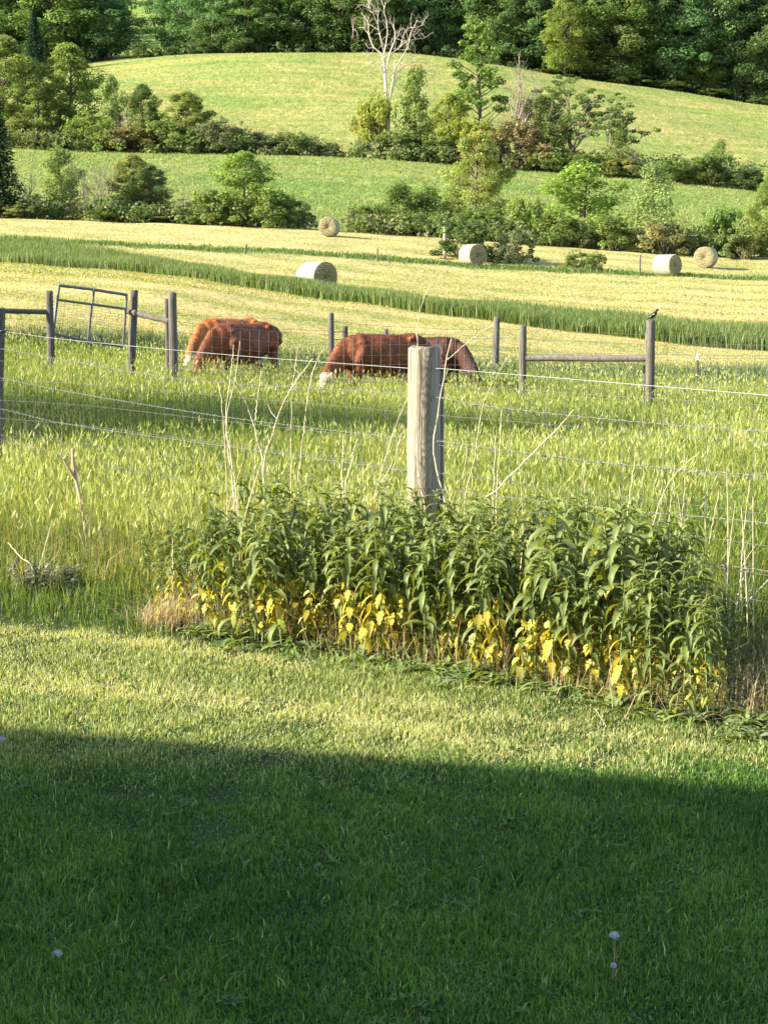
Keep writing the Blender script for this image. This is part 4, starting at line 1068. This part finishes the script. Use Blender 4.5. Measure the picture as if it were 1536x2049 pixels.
dandelion(4, 1480, 1500, .014, 'white dandelion head at the shadow edge by the left border', 0)
# pale upright grass blade in the shade
P = flat(232, 1878); mb = MB(); leaf_geo(mb, (0, 0, -.005), 1.0, .1, .006, 1.5, 1.25, (.2, .3, .07), .5, 0, 0, 7)
tag(link('grass_blade', mb.mesh('tall_blade', M_BLADE), None, (P[0], P[1], 0)), 'single tall bright grass blade standing up in the shaded lawn', 'grass blade')

# clover and broad leaved weeds in the lawn
wm = MB()
for i in range(45):
    px = rng.uniform(-60, 1600); row = rng.uniform(1330, 2049) if i % 3 else rng.uniform(1300, 1560)
    P = flat(px, row)
    if P[1] > lawn_edge(P[0]) - .05: continue
    for k in range(rng.integers(2, 5)):
        cx_, cy_ = P[0]+rng.normal(0, .05), P[1]+rng.normal(0, .05)
        for j in range(rng.integers(3, 6)):
            leaf_geo(wm, (cx_, cy_, .012), rng.uniform(0, 6.28), rng.uniform(.018, .036), rng.uniform(.007, .013), rng.uniform(.3, 1.1), rng.uniform(-.8, .3), np.array([(.07, .15, .035), (.09, .18, .045), (.05, .12, .03)][rng.integers(3)])*rng.uniform(.8, 1.3), .3, 0, .1, 5)
tag(link('lawn_weeds', wm.mesh('lawn_weeds', M_NETTLE)), 'clover and broad leaved weeds in the lawn', kind='stuff')

# ------------------------------------------------------------------ trees and shrubs
def leaf_cards(mb, centres, normals, size, col, asp=.62, r=rng):
    n = len(centres); a = unit(np.cross(normals, unit(r.normal(0, 1, (n, 3))))); b = np.cross(normals, a)
    s = size[:, None]
    V = np.stack([centres - a*s, centres + b*s*asp + normals*s*.12, centres + a*s, centres - b*s*asp + normals*s*.12], 1)
    mb.add(V.reshape(-1, 3), np.arange(n)[:, None]*4 + np.arange(4), np.repeat(col, 4, 0))
def clump(mb, c, rad, n, size, col, r, flatn=.75, jit=.25):
    v = unit(r.normal(0, 1, (n, 3))); q = r.uniform(.35, 1.0, n)**.6
    p = c + v*(rad*q)[:, None]*np.array([1, 1, flatn])
    nr = unit(v*.7 + np.array([0, 0, .55]) + r.normal(0, .45, (n, 3)))
    cc = np.array(col)*r.uniform(1-jit, 1+jit, (n, 1))
    leaf_cards(mb, p, nr, r.uniform(.7, 1.3, n)*size, cc, r=r)
def tree_proto(kind, seed):
    """unit: metres; returns trunk mesh, crown mesh, height, half width"""
    r = np.random.default_rng(seed); tb = MB(); cb = MB()
    base = {'wood': (.125, .19, .07), 'oval': (.14, .2, .068), 'light': (.17, .225, .07), 'sparse': (.08, .12, .035)}
    if kind in ('wood', 'oval', 'light'):
        H = 20.0; hw = {'wood': 5.6, 'oval': 4.6, 'light': 5.2}[kind]; lo = {'wood': .06, 'oval': .1, 'light': .12}[kind]
        tp = smooth_path([(0, 0, -.5), (r.normal(0, .2), r.normal(0, .2), H*.35), (r.normal(0, .5), r.normal(0, .5), H*.9)], 14)
        tube(tb, tp, np.linspace(.38, .06, 14), 8)
        nc = 150
        for i in range(nc):
            q = lo + (1-lo)*((i+r.uniform())/nc)
            prof = (math.sin(math.pi*min(1, (q-lo)/(1-lo)*.86 + .13))**.7)
            prof *= 1 + .22*math.sin(q*21+seed) 
            a = r.uniform(0, 6.28); rad = hw*prof*r.uniform(.5, 1.0)
            c = np.array([math.cos(a)*rad, math.sin(a)*rad, q*H*.97])
            cr = r.uniform(1.0, 1.9)*(.75+.35*(1-q))
            tint = r.uniform(.72, 1.3)
            clump(cb, c, cr, 135, .185, np.array(base[kind])*tint*np.array([r.uniform(.9, 1.15), 1, r.uniform(.85, 1.1)]), r, .75)
            if i % 3 == 0:
                z0 = max(.12*H, c[2]-rad*.8); t0 = np.array([np.interp(z0, tp[:, 2], tp[:, 0]), np.interp(z0, tp[:, 2], tp[:, 1]), z0])
                tube(tb, smooth_path([t0, (t0+c)/2 + [0, 0, .3], c], 6), np.linspace(.12, .03, 6), 5)
        return tb, cb, H, hw
    if kind == 'spruce':
        H = 20.0; tube(tb, [(0, 0, -.5), (0, 0, H*.5), (0, 0, H)], [.3, .18, .02], 8)
        for z in np.linspace(1.5, H*.98, 44):
            rad = 4.0*(1-z/H)**.85 + .25; nb = 9
            a0 = r.uniform(0, 6.28)
            for k in range(nb):
                a = a0 + k*2*np.pi/nb + r.normal(0, .15); L = rad*r.uniform(.7, 1.1)
                d = np.array([math.cos(a), math.sin(a), 0]); e = np.array([0, 0, z]) + d*L + [0, 0, -.28*L]
                if k % 3 == 0: tube(tb, [(0, 0, z), e], [.05, .015], 4, cap=False)
                m = int(6 + L*7); s = r.uniform(.15, 1, m)
                P = np.array([0, 0, z]) + (e-[0, 0, z])*s[:, None] + r.normal(0, .16, (m, 3))*np.array([1, 1, .5])
                leaf_cards(cb, P, unit(np.array([0, 0, 1.0]) + r.normal(0, .4, (m, 3))), r.uniform(.22, .42, m), np.array((.04, .085, .045))*r.uniform(.7, 1.4, (m, 1)), .4, r)
        return tb, cb, H, 4.2
    if kind in ('shrub', 'shrub_olive'):
        H = 4.0; hw = 2.6; nc = 46; col = (.145, .2, .06) if kind == 'shrub' else (.18, .195, .09)
        for i in range(nc):
            q = r.uniform(.08, .95)**.9; a = r.uniform(0, 6.28); rad = hw*math.sqrt(max(.05, 1-(q*1.02-.18)**2*1.25))*r.uniform(.3, 1)*(1+.25*math.sin(a*3+seed))
            c = np.array([math.cos(a)*rad, math.sin(a)*rad, q*H*(1-.22*rad/hw)])
            clump(cb, c, r.uniform(.4, .75), 115, .118, np.array(col)*r.uniform(.7, 1.35)*np.array([r.uniform(.9, 1.15), 1, 1]), r, .75)
            if i % 4 == 0: tube(tb, smooth_path([(c[0]*.2, c[1]*.2, -.2), (c[0]*.5, c[1]*.5, c[2]*.5), c], 6), np.linspace(.06, .015, 6), 5)
        for i in range(26):      # shoots that break the outline
            a = r.uniform(0, 6.28); rad = hw*r.uniform(.1, .9); c = np.array([math.cos(a)*rad, math.sin(a)*rad, H*r.uniform(.75, 1.12)*(1-.25*rad/hw)])
            clump(cb, c, .22, 22, .11, np.array(col)*1.25, r, 1.5)
        return tb, cb, H, hw
    if kind == 'young':            # small upright tree with layered open sprays
        H = 7.0; hw = 2.3; tp = smooth_path([(0, 0, -.3), (r.normal(0, .1), r.normal(0, .1), H*.5), (r.normal(0, .2), r.normal(0, .2), H*.96)], 10); tube(tb, tp, np.linspace(.13, .02, 10), 6)
        for i in range(58):
            q = (.1 + .9*(i/58)) if seed < 50 else (.55 + .45*(i/58)); prof = math.sin(math.pi*min(1, q*.78+.2))**.8*(1+.3*math.sin(q*17+seed)); a = r.uniform(0, 6.28); rad = hw*prof*r.uniform(.3, 1.05)
            c = np.array([math.cos(a)*rad, math.sin(a)*rad, q*H]); 
            clump(cb, c, r.uniform(.5, .95), 105, .115 if seed < 50 else .26, np.array((.15, .21, .065))*r.uniform(.75, 1.35), r, .8)
            z0 = max(.5, q*H-rad*.6); tube(tb, [(np.interp(z0, tp[:, 2], tp[:, 0]), np.interp(z0, tp[:, 2], tp[:, 1]), z0), c], [.035, .01], 4, cap=False)
        return tb, cb, H, hw
    if kind in ('sparse', 'tallsparse'):
        H = 14.0; hw = 5.5 if kind == 'sparse' else 2.8; ends = []
        def grow(p, d, L, rad, lev):
            n = 5; P = [p]
            for i in range(n): d = unit(d + r.normal(0, .14, 3) + np.array([0, 0, .05])); P.append(P[-1] + d*L/n)
            tube(tb, P, np.linspace(rad, rad*.62, n+1), 6 if lev < 2 else 4, cap=False)
            if lev == 3: ends.append(P[-1]); return
            for k in range(3 if lev else 4):
                s = r.integers(2, n+1); nd = unit(d + r.normal(0, .55 if kind == 'sparse' else .4, 3)*np.array([1, 1, .5])); grow(P[s], nd, L*r.uniform(.55, .8), rad*.58, lev+1)
            ends.append(P[-1])
        if kind == 'sparse':
            for k in range(4): grow(np.array([r.normal(0, .3), r.normal(0, .3), -.3]), unit(np.array([r.normal(0, .35), r.normal(0, .3), 1.0])), H*.42, .17, 0)
        else:
            tp = smooth_path([(0, 0, -.3), (.2, 0, H*.4), (-.1, .1, H*.7), (.1, 0, H*.97)], 14); tube(tb, tp, np.linspace(.2, .03, 14), 7)
            for k in range(60):
                q = .36 + .62*k/60; a = r.uniform(0, 6.28); rad = hw*math.sin(math.pi*min(1, q*.8+.2))**.6*r.uniform(.3, 1); z0 = q*H - rad*.7
                e = np.array([math.cos(a)*rad, math.sin(a)*rad, q*H]); b0 = np.array([np.interp(z0, tp[:, 2], tp[:, 0]), np.interp(z0, tp[:, 2], tp[:, 1]), z0])
                tube(tb, smooth_path([b0, (b0+e)/2 + r.normal(0, .12, 3), e], 6), np.linspace(.06, .012, 6), 4, cap=False); ends += [e, e + r.normal(0, .4, 3)]
        for e in ends:
            if r.uniform() < .72: clump(cb, e, r.uniform(.4, .75), 52, .16, np.array((.12, .175, .055))*r.uniform(.75, 1.35), r, .55)
        return tb, cb, H, hw
    if kind == 'bare':
        H = 6.0
        def grow(p, d, L, rad, lev):
            n = 5; P = [p]
            for i in range(n): d = unit(d + r.normal(0, .16, 3) + np.array([0, 0, .06])); P.append(P[-1] + d*L/n)
            tube(tb, P, np.linspace(rad, rad*.5, n+1), 5 if lev < 2 else 3, cap=False)
            if lev == 3: return
            for k in range(4):
                grow(P[r.integers(1, n+1)], unit(d + r.normal(0, .42, 3)*np.array([1, 1, .4])), L*r.uniform(.5, .75), rad*.55, lev+1)
        for k in range(3): grow(np.array([r.normal(0, .25), r.normal(0, .25), -.2]), unit(np.array([r.normal(0, .2), r.normal(0, .2), 1.0])), H*.5, .075, 0)
        return tb, None, H, 1.6
PROTO = {}
def proto(kind, seed):
    k = (kind, seed)
    if k not in PROTO:
        tb, cb, H, hw = tree_proto(kind, seed)
        PROTO[k] = [tb.mesh('tree_trunk', {'bare': M_TWIG}.get(kind, M_BARK)), cb.mesh('tree_crown', M_LEAF, False) if cb else None, H, hw, None]
    return PROTO[k]
def tree(name, kind, seed, px, rtop, d, wpx, label, cat='tree', group=None, tint=(1, 1, 1), sink=.0, base=None):
    tm, cm, H, hw, _ = proto(kind, seed)
    x = col_at(px, d, 300); z = g(x, d) - sink
    h = pt(px, rtop, d)[2] - z
    sz = h/H; sx = (wpx/2)*d/F/hw
    root = thing(name, label, cat, (x, d, z), rng.uniform(0, 6.28), group, (sx, sx, sz))
    t = link('trunk' if name not in ('shrub', 'bush') else 'stems', tm, root)
    if cm:
        c = link('crown' if name not in ('shrub', 'bush') else 'foliage', cm, root); c.color = (*tint, 1)
    return root
G1, G2, G3, G4 = 'trees and bushes of the near hedge', 'trees and bushes of the upper hedge', 'trees of the wood behind the hilltop field', 'bushes under the wood edge'
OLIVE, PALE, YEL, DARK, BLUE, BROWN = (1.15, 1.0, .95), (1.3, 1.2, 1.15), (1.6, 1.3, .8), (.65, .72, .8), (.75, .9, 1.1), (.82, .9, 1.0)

# near hedge, below the middle green field
H1 = [
 ('pine_tree', 'spruce', 1, -6, 175, 121, 120, 'dark conifer at the left border above the mown field', DARK),
 ('young_tree', 'young', 2, 122, 300, 124, 92, 'light green young tree beside the bare saplings on the left', PALE),
 ('tree', 'light', 3, 265, 308, 126, 100, 'dark and olive mixed tree right of the bare saplings', OLIVE),
 ('tree', 'oval', 2, 300, 330, 125, 80, 'smaller olive tree leaning on the mixed tree', BROWN),
 ('tree', 'young', 7, 488, 308, 124, 150, 'broad green tree standing alone against the middle field', (1.3, 1.35, 1)),
 ('bush', 'shrub', 2, 430, 378, 122, 130, 'leafy bush at the left foot of the lone broad tree', PALE),
 ('bush', 'shrub', 9, 535, 380, 122, 135, 'low bush at the right foot of the lone broad tree', (1.1, 1.15, 1)),
 ('bush', 'shrub', 3, 580, 395, 124, 88, 'rounded bush farther right of the lone broad tree', (1, 1.05, 1)),
 ('bush', 'shrub', 4, 738, 408, 125, 112, 'bush in the hedge right of the farthest hay bale', (1.15, 1.15, 1)),
 ('young_tree', 'young', 5, 800, 368, 124, 100, 'leafy tree left of the bleached trunk', (1, 1.05, .9)),
 ('young_tree', 'young', 6, 855, 375, 126, 95, 'leafy tree just behind the bleached trunk', (1.1, 1.15, .95)),
 ('tree', 'light', 7, 952, 262, 127, 130, 'tallest pale green tree of the near hedge above the middle bale', (1.55, 1.35, 1.2)),
 ('bush', 'shrub', 5, 960, 420, 123, 130, 'broad bush below the tallest pale tree', (.95, 1, .9)),
 ('bush', 'shrub', 6, 1050, 392, 124, 120, 'bush right of the tallest pale tree', (1.2, 1.2, 1)),
 ('tree', 'young', 8, 1168, 328, 125, 175, 'wide spreading green tree in the right half of the near hedge', (1.45, 1.5, 1)),
 ('bush', 'shrub', 7, 1110, 418, 122, 110, 'low bush at the left of the wide spreading tree', (1.3, 1.25, 1)),
 ('bush', 'shrub', 2, 1225, 432, 121, 110, 'low bush at the right of the wide spreading tree', (1, 1, .9)),
 ('flowering_tree', 'young', 9, 1312, 332, 122, 110, 'tree with creamy blossom tips above the right bales', (1.6, 1.5, 1.8)),
 ('bush', 'shrub_olive', 3, 1330, 440, 120, 130, 'olive bush behind the right bales', PALE),
 ('bush', 'shrub', 4, 1450, 412, 121, 115, 'rounded green bush behind the farther right bale', (1.05, 1.2, 1.1)),
 ('tree', 'light', 10, 1552, 330, 119, 100, 'green tree cut by the right border beyond the bales', (1.2, 1.2, 1)),
 ('bush', 'shrub_olive', 5, 45, 405, 121, 110, 'olive bush at the foot of the dark conifer', (1, 1.1, .9)),
 ('bush', 'shrub', 6, 230, 412, 122, 140, 'bush under the bare saplings', (1.05, 1.05, .9)),
 ('bush', 'shrub_olive', 8, 330, 425, 122, 100, 'olive bush below the smaller olive tree', (1.05, 1.1, .9)),
 ('bush', 'shrub', 9, 925, 440, 104, 160, 'dark bush round the bleached trunk in the mown field', (.75, .8, .8)),
 ('bush', 'shrub_olive', 9, 1034, 462, 103, 95, 'brownish bush right of the dark one in the mown field', BROWN),
 ('bush', 'shrub', 3, 1160, 502, 100, 70, 'low weedy bush on the fence line right of the middle bale', (1.1, 1.1, 1)),
 ('bush', 'shrub', 5, 1195, 506, 99, 50, 'smallest weedy bush on the fence line near the right bales', (1.1, 1.1, 1)),
 ('bush', 'shrub_olive', 7, 1500, 455, 119, 110, 'olive bush at the right end of the near hedge', (1, 1.1, .9)),
]
for nm, kd, sd, px, rt, d, wp, lab, tint in H1: tree(nm, kd, sd, px, rt, d, wp, lab, 'bush' if nm == 'bush' else 'tree', G1, tint)
for px, rt, d, wp, sd, lab in ((48, 312, 122, 60, 1, 'bleached dead tree between the conifer and the light young tree'), (178, 312, 122, 44, 2, 'left of the two bare grey saplings'), (216, 300, 123, 46, 3, 'right of the two bare grey saplings'), (367, 378, 124, 34, 4, 'thin bare sapling left of the lone broad tree')):
    tree('bare_tree', 'bare', sd, px, rt, d, wp, lab, 'bare tree', G1)

# upper hedge between the middle and the hilltop field
H2 = [
 ('tree', 'light', 11, 12, 70, 236, 160, 'tall tree at the left border above the dark conifer', (1.1, 1.1, .9)),
 ('tree', 'oval', 12, 142, 85, 238, 125, 'tall green tree left of the hilltop field', (1.35, 1.3, .9)),
 ('tree', 'light', 3, 75, 150, 233, 110, 'pale tree between the two tall left ones', (1.0, 1.0, .9)),
 ('young_tree', 'young', 2, 228, 155, 232, 60, 'small dark tree at the foot of the hilltop field', (.85, .9, .8)),
 ('tree', 'oval', 4, 288, 166, 231, 72, 'narrow dark tree beside a bare sapling at the foot of the hilltop field', (.85, .9, .8)),
 ('tree', 'light', 7, 372, 182, 230, 100, 'rounded tree at the right of the left thicket', (1.2, 1.15, .9)),
 ('bush', 'shrub', 2, 60, 235, 229, 130, 'broad bush in the left thicket below the pale tree', OLIVE),
 ('bush', 'shrub', 3, 180, 225, 228, 120, 'bush in the middle of the left thicket', (1.2, 1.2, 1)),
 ('bush', 'shrub_olive', 3, 265, 248, 227, 130, 'olive bush at the front of the left thicket', OLIVE),
 ('bush', 'shrub', 5, 340, 240, 227, 120, 'green bush below the rounded tree of the left thicket', (1, 1, .9)),
 ('bush', 'shrub_olive', 7, 440, 238, 226, 120, 'brownish bush right of the left thicket', BROWN),
 ('bush', 'shrub_olive', 8, 505, 262, 226, 110, 'lower brownish bush farther right of the left thicket', BROWN),
 ('bush', 'shrub', 6, 588, 265, 225, 100, 'dark low bush at the end of the left thicket', (.75, .75, .8)),
 ('bush', 'shrub', 4, 752, 190, 232, 100, 'yellow green bush left of the bare white tree', YEL),
 ('young_tree', 'young', 5, 832, 140, 234, 84, 'slender pale tree right of the bare white tree', PALE),
 ('tree', 'light', 10, 900, 186, 231, 88, 'yellow green tree right of the slender pale tree', (1.35, 1.25, .8)),
 ('tall_tree', 'tallsparse', 13, 955, 30, 236, 120, 'tall thin tree with an open crown reaching the wood', (1.2, 1.25, .9)),
 ('sparse_tree', 'sparse', 14, 1165, 150, 230, 190, 'many stemmed tree with tufts of leaves standing against the hilltop field', (1, 1, .9)),
 ('tree', 'light', 3, 1085, 190, 232, 110, 'open leafy tree left of the many stemmed one', (1, 1, 1)),
 ('bush', 'shrub', 7, 800, 262, 228, 130, 'dark bush at the foot of the bare white tree', (.8, .85, .9)),
 ('bush', 'shrub', 8, 880, 270, 227, 110, 'bush below the slender pale tree', (1, 1, .9)),
 ('bush', 'shrub', 9, 950, 240, 227, 120, 'yellow green bush below the tall thin tree', YEL),
 ('bush', 'shrub_olive', 5, 1030, 240, 227, 130, 'grey brown bush left of the many stemmed tree', (1.3, 1, 1.1)),
 ('bush', 'shrub', 3, 1100, 302, 225, 120, 'bush in front of the many stemmed tree', (1.15, 1.15, .9)),
 ('bush', 'shrub', 2, 1180, 308, 224, 110, 'low bush at the right foot of the many stemmed tree', (1, 1, .9)),
 ('young_tree', 'young', 6, 1240, 250, 224, 55, 'thin young tree right of the many stemmed tree', PALE),
 ('bush', 'shrub_olive', 9, 1240, 318, 222, 120, 'olive bush below the thin young tree', (1.1, 1.1, .9)),
 ('bush', 'shrub', 6, 1345, 318, 219, 110, 'left bush of the dark clump on the right', (.95, 1, .9)),
 ('bush', 'shrub', 4, 1425, 308, 218, 120, 'highest bush of the dark clump on the right', (.8, .85, .8)),
 ('bush', 'shrub', 8, 1495, 338, 217, 100, 'darkest low bush at the right end of the clump', (.65, .7, .75)),
 ('young_tree', 'young', 9, 1438, 282, 222, 46, 'light young tree rising behind the dark clump on the right', PALE),
 ('bush', 'shrub_olive', 2, 660, 285, 226, 70, 'low pale bush in the gap left of the yellow green bush', BROWN),
]
for nm, kd, sd, px, rt, d, wp, lab, tint in H2: tree(nm, kd, sd, px, rt, d, wp, lab, 'bush' if nm == 'bush' else 'tree', G2, tint)
for px, rt, d, wp, sd, lab in ((1050, 108, 231, 110, 5, 'brown bare tree between the tall thin tree and the many stemmed one'), (262, 200, 229, 40, 6, 'grey bare sapling in the left thicket'), (1275, 268, 223, 26, 7, 'thin bare sapling right of the thin young tree')):
    tree('bare_tree', 'bare', sd, px, rt, d, wp, lab, 'bare tree', G2)

# the bleached dead elm
d = 233; x0 = col_at(775, d, 250); z0 = g(x0, d)
el = thing('bare_tree', 'tall bare white dead tree standing before the hilltop field', 'dead tree', (x0, d, z0), 0, G2)
tm = MB(); bmx = MB()
def ep(x, y, dd=0): p = pt(x, y, d+dd); return p - np.array([x0, d, z0])
def limb(mb, pts, ra, rb): P = smooth_path([ep(*p) for p in pts], 16); tube(mb, P, np.linspace(ra, rb, 16)*.62, 8); return P
limb(tm, [(775, 325), (774, 250), (772, 180), (770, 140)], .5, .3)
limb(tm, [(778, 290), (780, 200), (786, 160), (790, 130)], .22, .16)
LIMBS = [
 ([(771, 145), (764, 110), (748, 95), (738, 70), (736, 45), (722, 25)], .22, .06, 0), ([(771, 145), (768, 110), (762, 80), (756, 50), (757, 20)], .2, .06, 1),
 ([(774, 140), (780, 105), (790, 80), (788, 55), (778, 38)], .2, .06, -1), ([(774, 140), (782, 110), (800, 95), (815, 82), (850, 76)], .18, .05, 1),
 ([(788, 140), (800, 120), (815, 95), (822, 65), (835, 40)], .16, .05, -2), ([(786, 160), (795, 145), (815, 130), (845, 125), (870, 140)], .15, .03, 2),
 ([(770, 150), (758, 130), (745, 122)], .12, .04, -1), ([(782, 190), (790, 165), (796, 150), (804, 110)], .13, .06, 1), ([(768, 110), (775, 60), (768, 20), (772, 5)], .14, .04, 0),
 ([(756, 50), (745, 25), (735, 15)], .08, .02, -1), ([(738, 70), (725, 55), (705, 60)], .08, .02, 1), ([(800, 95), (812, 60), (830, 55), (848, 50)], .08, .02, 0)]
for p, ra, rb, q in LIMBS:
    pp = [(a, b, q*i/len(p)*1.6) for i, (a, b) in enumerate(p)]
    P = limb(bmx, pp, ra, rb)
    for k in range(10):
        j = rng.integers(5, 16); dv = unit(rng.normal(0, .7, 3) + [0, 0, .7]); a = P[j]
        b1 = a + dv*rng.uniform(.7, 1.5); dv2 = unit(dv + rng.normal(0, .5, 3)); b2 = b1 + dv2*rng.uniform(.6, 1.3)
        tube(bmx, [a, b1, b2], [.035, .022, .01], 4, cap=False)
        for m in range(3):
            dv3 = unit(dv2 + rng.normal(0, .7, 3)); tube(bmx, [b1 + (b2-b1)*.3*m, b1 + (b2-b1)*.3*m + dv3*.9], [.014, .006], 3, cap=False)
link('trunk', tm.mesh('elm_trunk', M_PALE), el); link('branches', bmx.mesh('elm_branches', M_PALE), el)

# the wood behind the crest, every front tree its own
ords = ['first', 'second', 'third', 'fourth', 'fifth', 'sixth', 'seventh', 'eighth', 'ninth', 'tenth', 'eleventh', 'twelfth', 'thirteenth', 'fourteenth', 'fifteenth']
front = [(-60, 120), (20, 130), (110, 140), (215, 110), (372, 105), (430, 95), (492, 100), (555, 110), (618, 105), (672, 100), (735, 110), (800, 105), (862, 110), (925, 105), (985, 115), (1045, 110), (1105, 120), (1165, 120), (1230, 130), (1290, 120), (1350, 130), (1410, 130), (1470, 130), (1530, 130), (1600, 140)]
kinds = [('wood', 4), ('oval', 2), ('light', 7), ('wood', 8), ('oval', 12), ('light', 3), ('wood', 15), ('oval', 16)]
nl = nr_ = 0
for i, (px, wp) in enumerate(front):
    kd, sd = kinds[(i*5+2) % len(kinds)]
    d = 372 + rng.uniform(0, 10)
    top = -40 - rng.uniform(0, 60) if px not in (215,) else -20
    if px < 775:
        k = sum(1 for f in front if px < f[0] < 775); lab = f'wood front tree above the hilltop field, {ords[k]} left of the white tree'
    else:
        k = sum(1 for f in front if 775 < f[0] < px); lab = f'wood front tree above the hilltop field, {ords[k]} right of the white tree'
    q = .9 if px > 600 else 1.1
    if px > 1000: q = .92
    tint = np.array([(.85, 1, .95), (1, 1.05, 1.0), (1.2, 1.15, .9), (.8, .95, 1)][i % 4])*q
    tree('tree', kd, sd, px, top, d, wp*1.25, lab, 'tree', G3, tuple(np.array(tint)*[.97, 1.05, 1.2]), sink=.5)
    if px not in (215, 372) and not 240 < px < 350:
        tree('tree', kinds[(i*3+1) % 8][0], kinds[(i*3+1) % 8][1], px+28, top-50, d+rng.uniform(14, 26), wp*1.3, lab.replace('wood front tree', 'second row wood tree'), 'tree', G3, tuple(np.array(tint)*.85), sink=.5)
tree('spruce_tree', 'spruce', 21, 76, 18, 352, 62, 'dark pointed spruce at the upper left before the wood', 'tree', G3, (.6, .7, .9))
tree('tree', 'light', 10, 1128, -10, 366, 95, 'sunlit tree standing out from the dark wood on the right', 'tree', G3, (1.1, 1.1, .8))
tree('tree', 'oval', 12, 1395, 90, 372, 80, 'smaller sunlit tree at the foot of the dark wood on the right', 'tree', G3, (1.1, 1.1, .85))
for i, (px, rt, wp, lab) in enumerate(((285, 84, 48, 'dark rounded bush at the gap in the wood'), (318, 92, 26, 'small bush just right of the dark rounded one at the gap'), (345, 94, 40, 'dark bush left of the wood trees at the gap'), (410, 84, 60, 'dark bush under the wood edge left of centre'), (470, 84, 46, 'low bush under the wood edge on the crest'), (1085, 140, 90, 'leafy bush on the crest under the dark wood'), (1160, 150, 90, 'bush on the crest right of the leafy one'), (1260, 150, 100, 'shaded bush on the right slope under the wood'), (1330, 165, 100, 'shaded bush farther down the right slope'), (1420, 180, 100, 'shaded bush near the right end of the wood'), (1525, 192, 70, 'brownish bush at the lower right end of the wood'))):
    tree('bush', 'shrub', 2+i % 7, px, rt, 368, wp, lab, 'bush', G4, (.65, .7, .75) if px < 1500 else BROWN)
# far off wood on the next hill, reads as one mass
cb = MB(); r2 = np.random.default_rng(5)
for i in range(1500):
    d_ = r2.uniform(430, 640); px = r2.uniform(-700, 2300)
    if 245 < px < 345 and d_ < 640 and r2.uniform() < .9: continue
    x = col_at(px, d_, 50); z = g(x, d_); Ht = r2.uniform(12, 20)
    tint = np.array((.09, .15, .05))*r2.uniform(.6, 1.3)
    for k in range(7):
        c = np.array([x + r2.normal(0, 2.2), d_ + r2.normal(0, 2.2), z + Ht*r2.uniform(.1, 1)]); clump(cb, c, r2.uniform(1.8, 3), 16, .85, tint, r2, .7)
o = link('far_wood', cb.mesh('far_wood', M_LEAF, False)); o.color = (1.1, 1.2, 1.2, 1); tag(o, 'far off wood on the next hill', kind='stuff')
# undergrowth along both hedges and inside the wood
def under(name, d0, d1, c0, c1, n, hh, rad, leaf, cols_, lab, skip=()):
    cb = MB(); r3 = np.random.default_rng(len(name))
    for i in range(n):
        px = r3.uniform(c0, c1)
        if any(a < px < b for a, b in skip): continue
        d_ = r3.uniform(d0, d1); x = col_at(px, d_, 400); z = g(x, d_)
        clump(cb, np.array([x, d_, z + r3.uniform(.1, 1)*hh]), r3.uniform(.6, 1.3)*rad, 36, leaf, np.array(cols_[r3.integers(len(cols_))])*r3.uniform(.75, 1.3), r3, .8)
    o = link(name, cb.mesh(name, M_LEAF, False)); o.color = (1, 1, 1, 1); tag(o, lab, kind='stuff')
GC = [(.14, .195, .06), (.17, .2, .075), (.19, .19, .1), (.12, .17, .05)]
under('hedge_undergrowth', 120, 129, -350, 1900, 1000, 1.5, .8, .17, GC, 'tangled undergrowth along the near hedge', skip=((612, 690),))
under('upper_undergrowth', 222, 236, -350, 1900, 900, 2.4, 1.2, .26, GC, 'tangled undergrowth along the upper hedge', skip=((640, 700),))
under('wood_undergrowth', 366, 400, -500, 2100, 700, 2.2, 1.6, .4, [(.06, .1, .035), (.08, .12, .04)], 'dark undergrowth below the wood', skip=((205, 345),))
# row of young trees left of the pasture; their shadows lie across the grass
for i, (tx, ty, top, wsc) in enumerate(((-13.9, 15.2, 8.0, .7), (-11.0, 14.3, 7.2, .6), (-17.6, 14.6, 8.6, .7), (-15.2, 15.9, 7.4, .6), (-12.4, 14.9, 7.6, .6))):
    tm, cm, H, hw, _ = proto('young', 51+i)
    rt = thing('roadside_tree', f'young leafy tree beyond the left end of the pasture fence, {ords[i]} of five', 'tree', (tx, ty, g(tx, ty)), i*1.3, 'row of young trees beside the pasture', (wsc, wsc, top/H))
    link('trunk', tm, rt); link('crown', cm, rt).color = (1, 1, 1, 1)


tm, cm, H, hw, _ = proto('oval', 12)
rt = thing('roadside_tree', 'tall tree far left of the pasture, its shadow lying behind the metal gate', 'tree', (-25, 30, g(-25, 30)), .6, None, (.5, .5, 12/H))
link('trunk', tm, rt); link('crown', cm, rt).color = (1, 1, 1, 1)
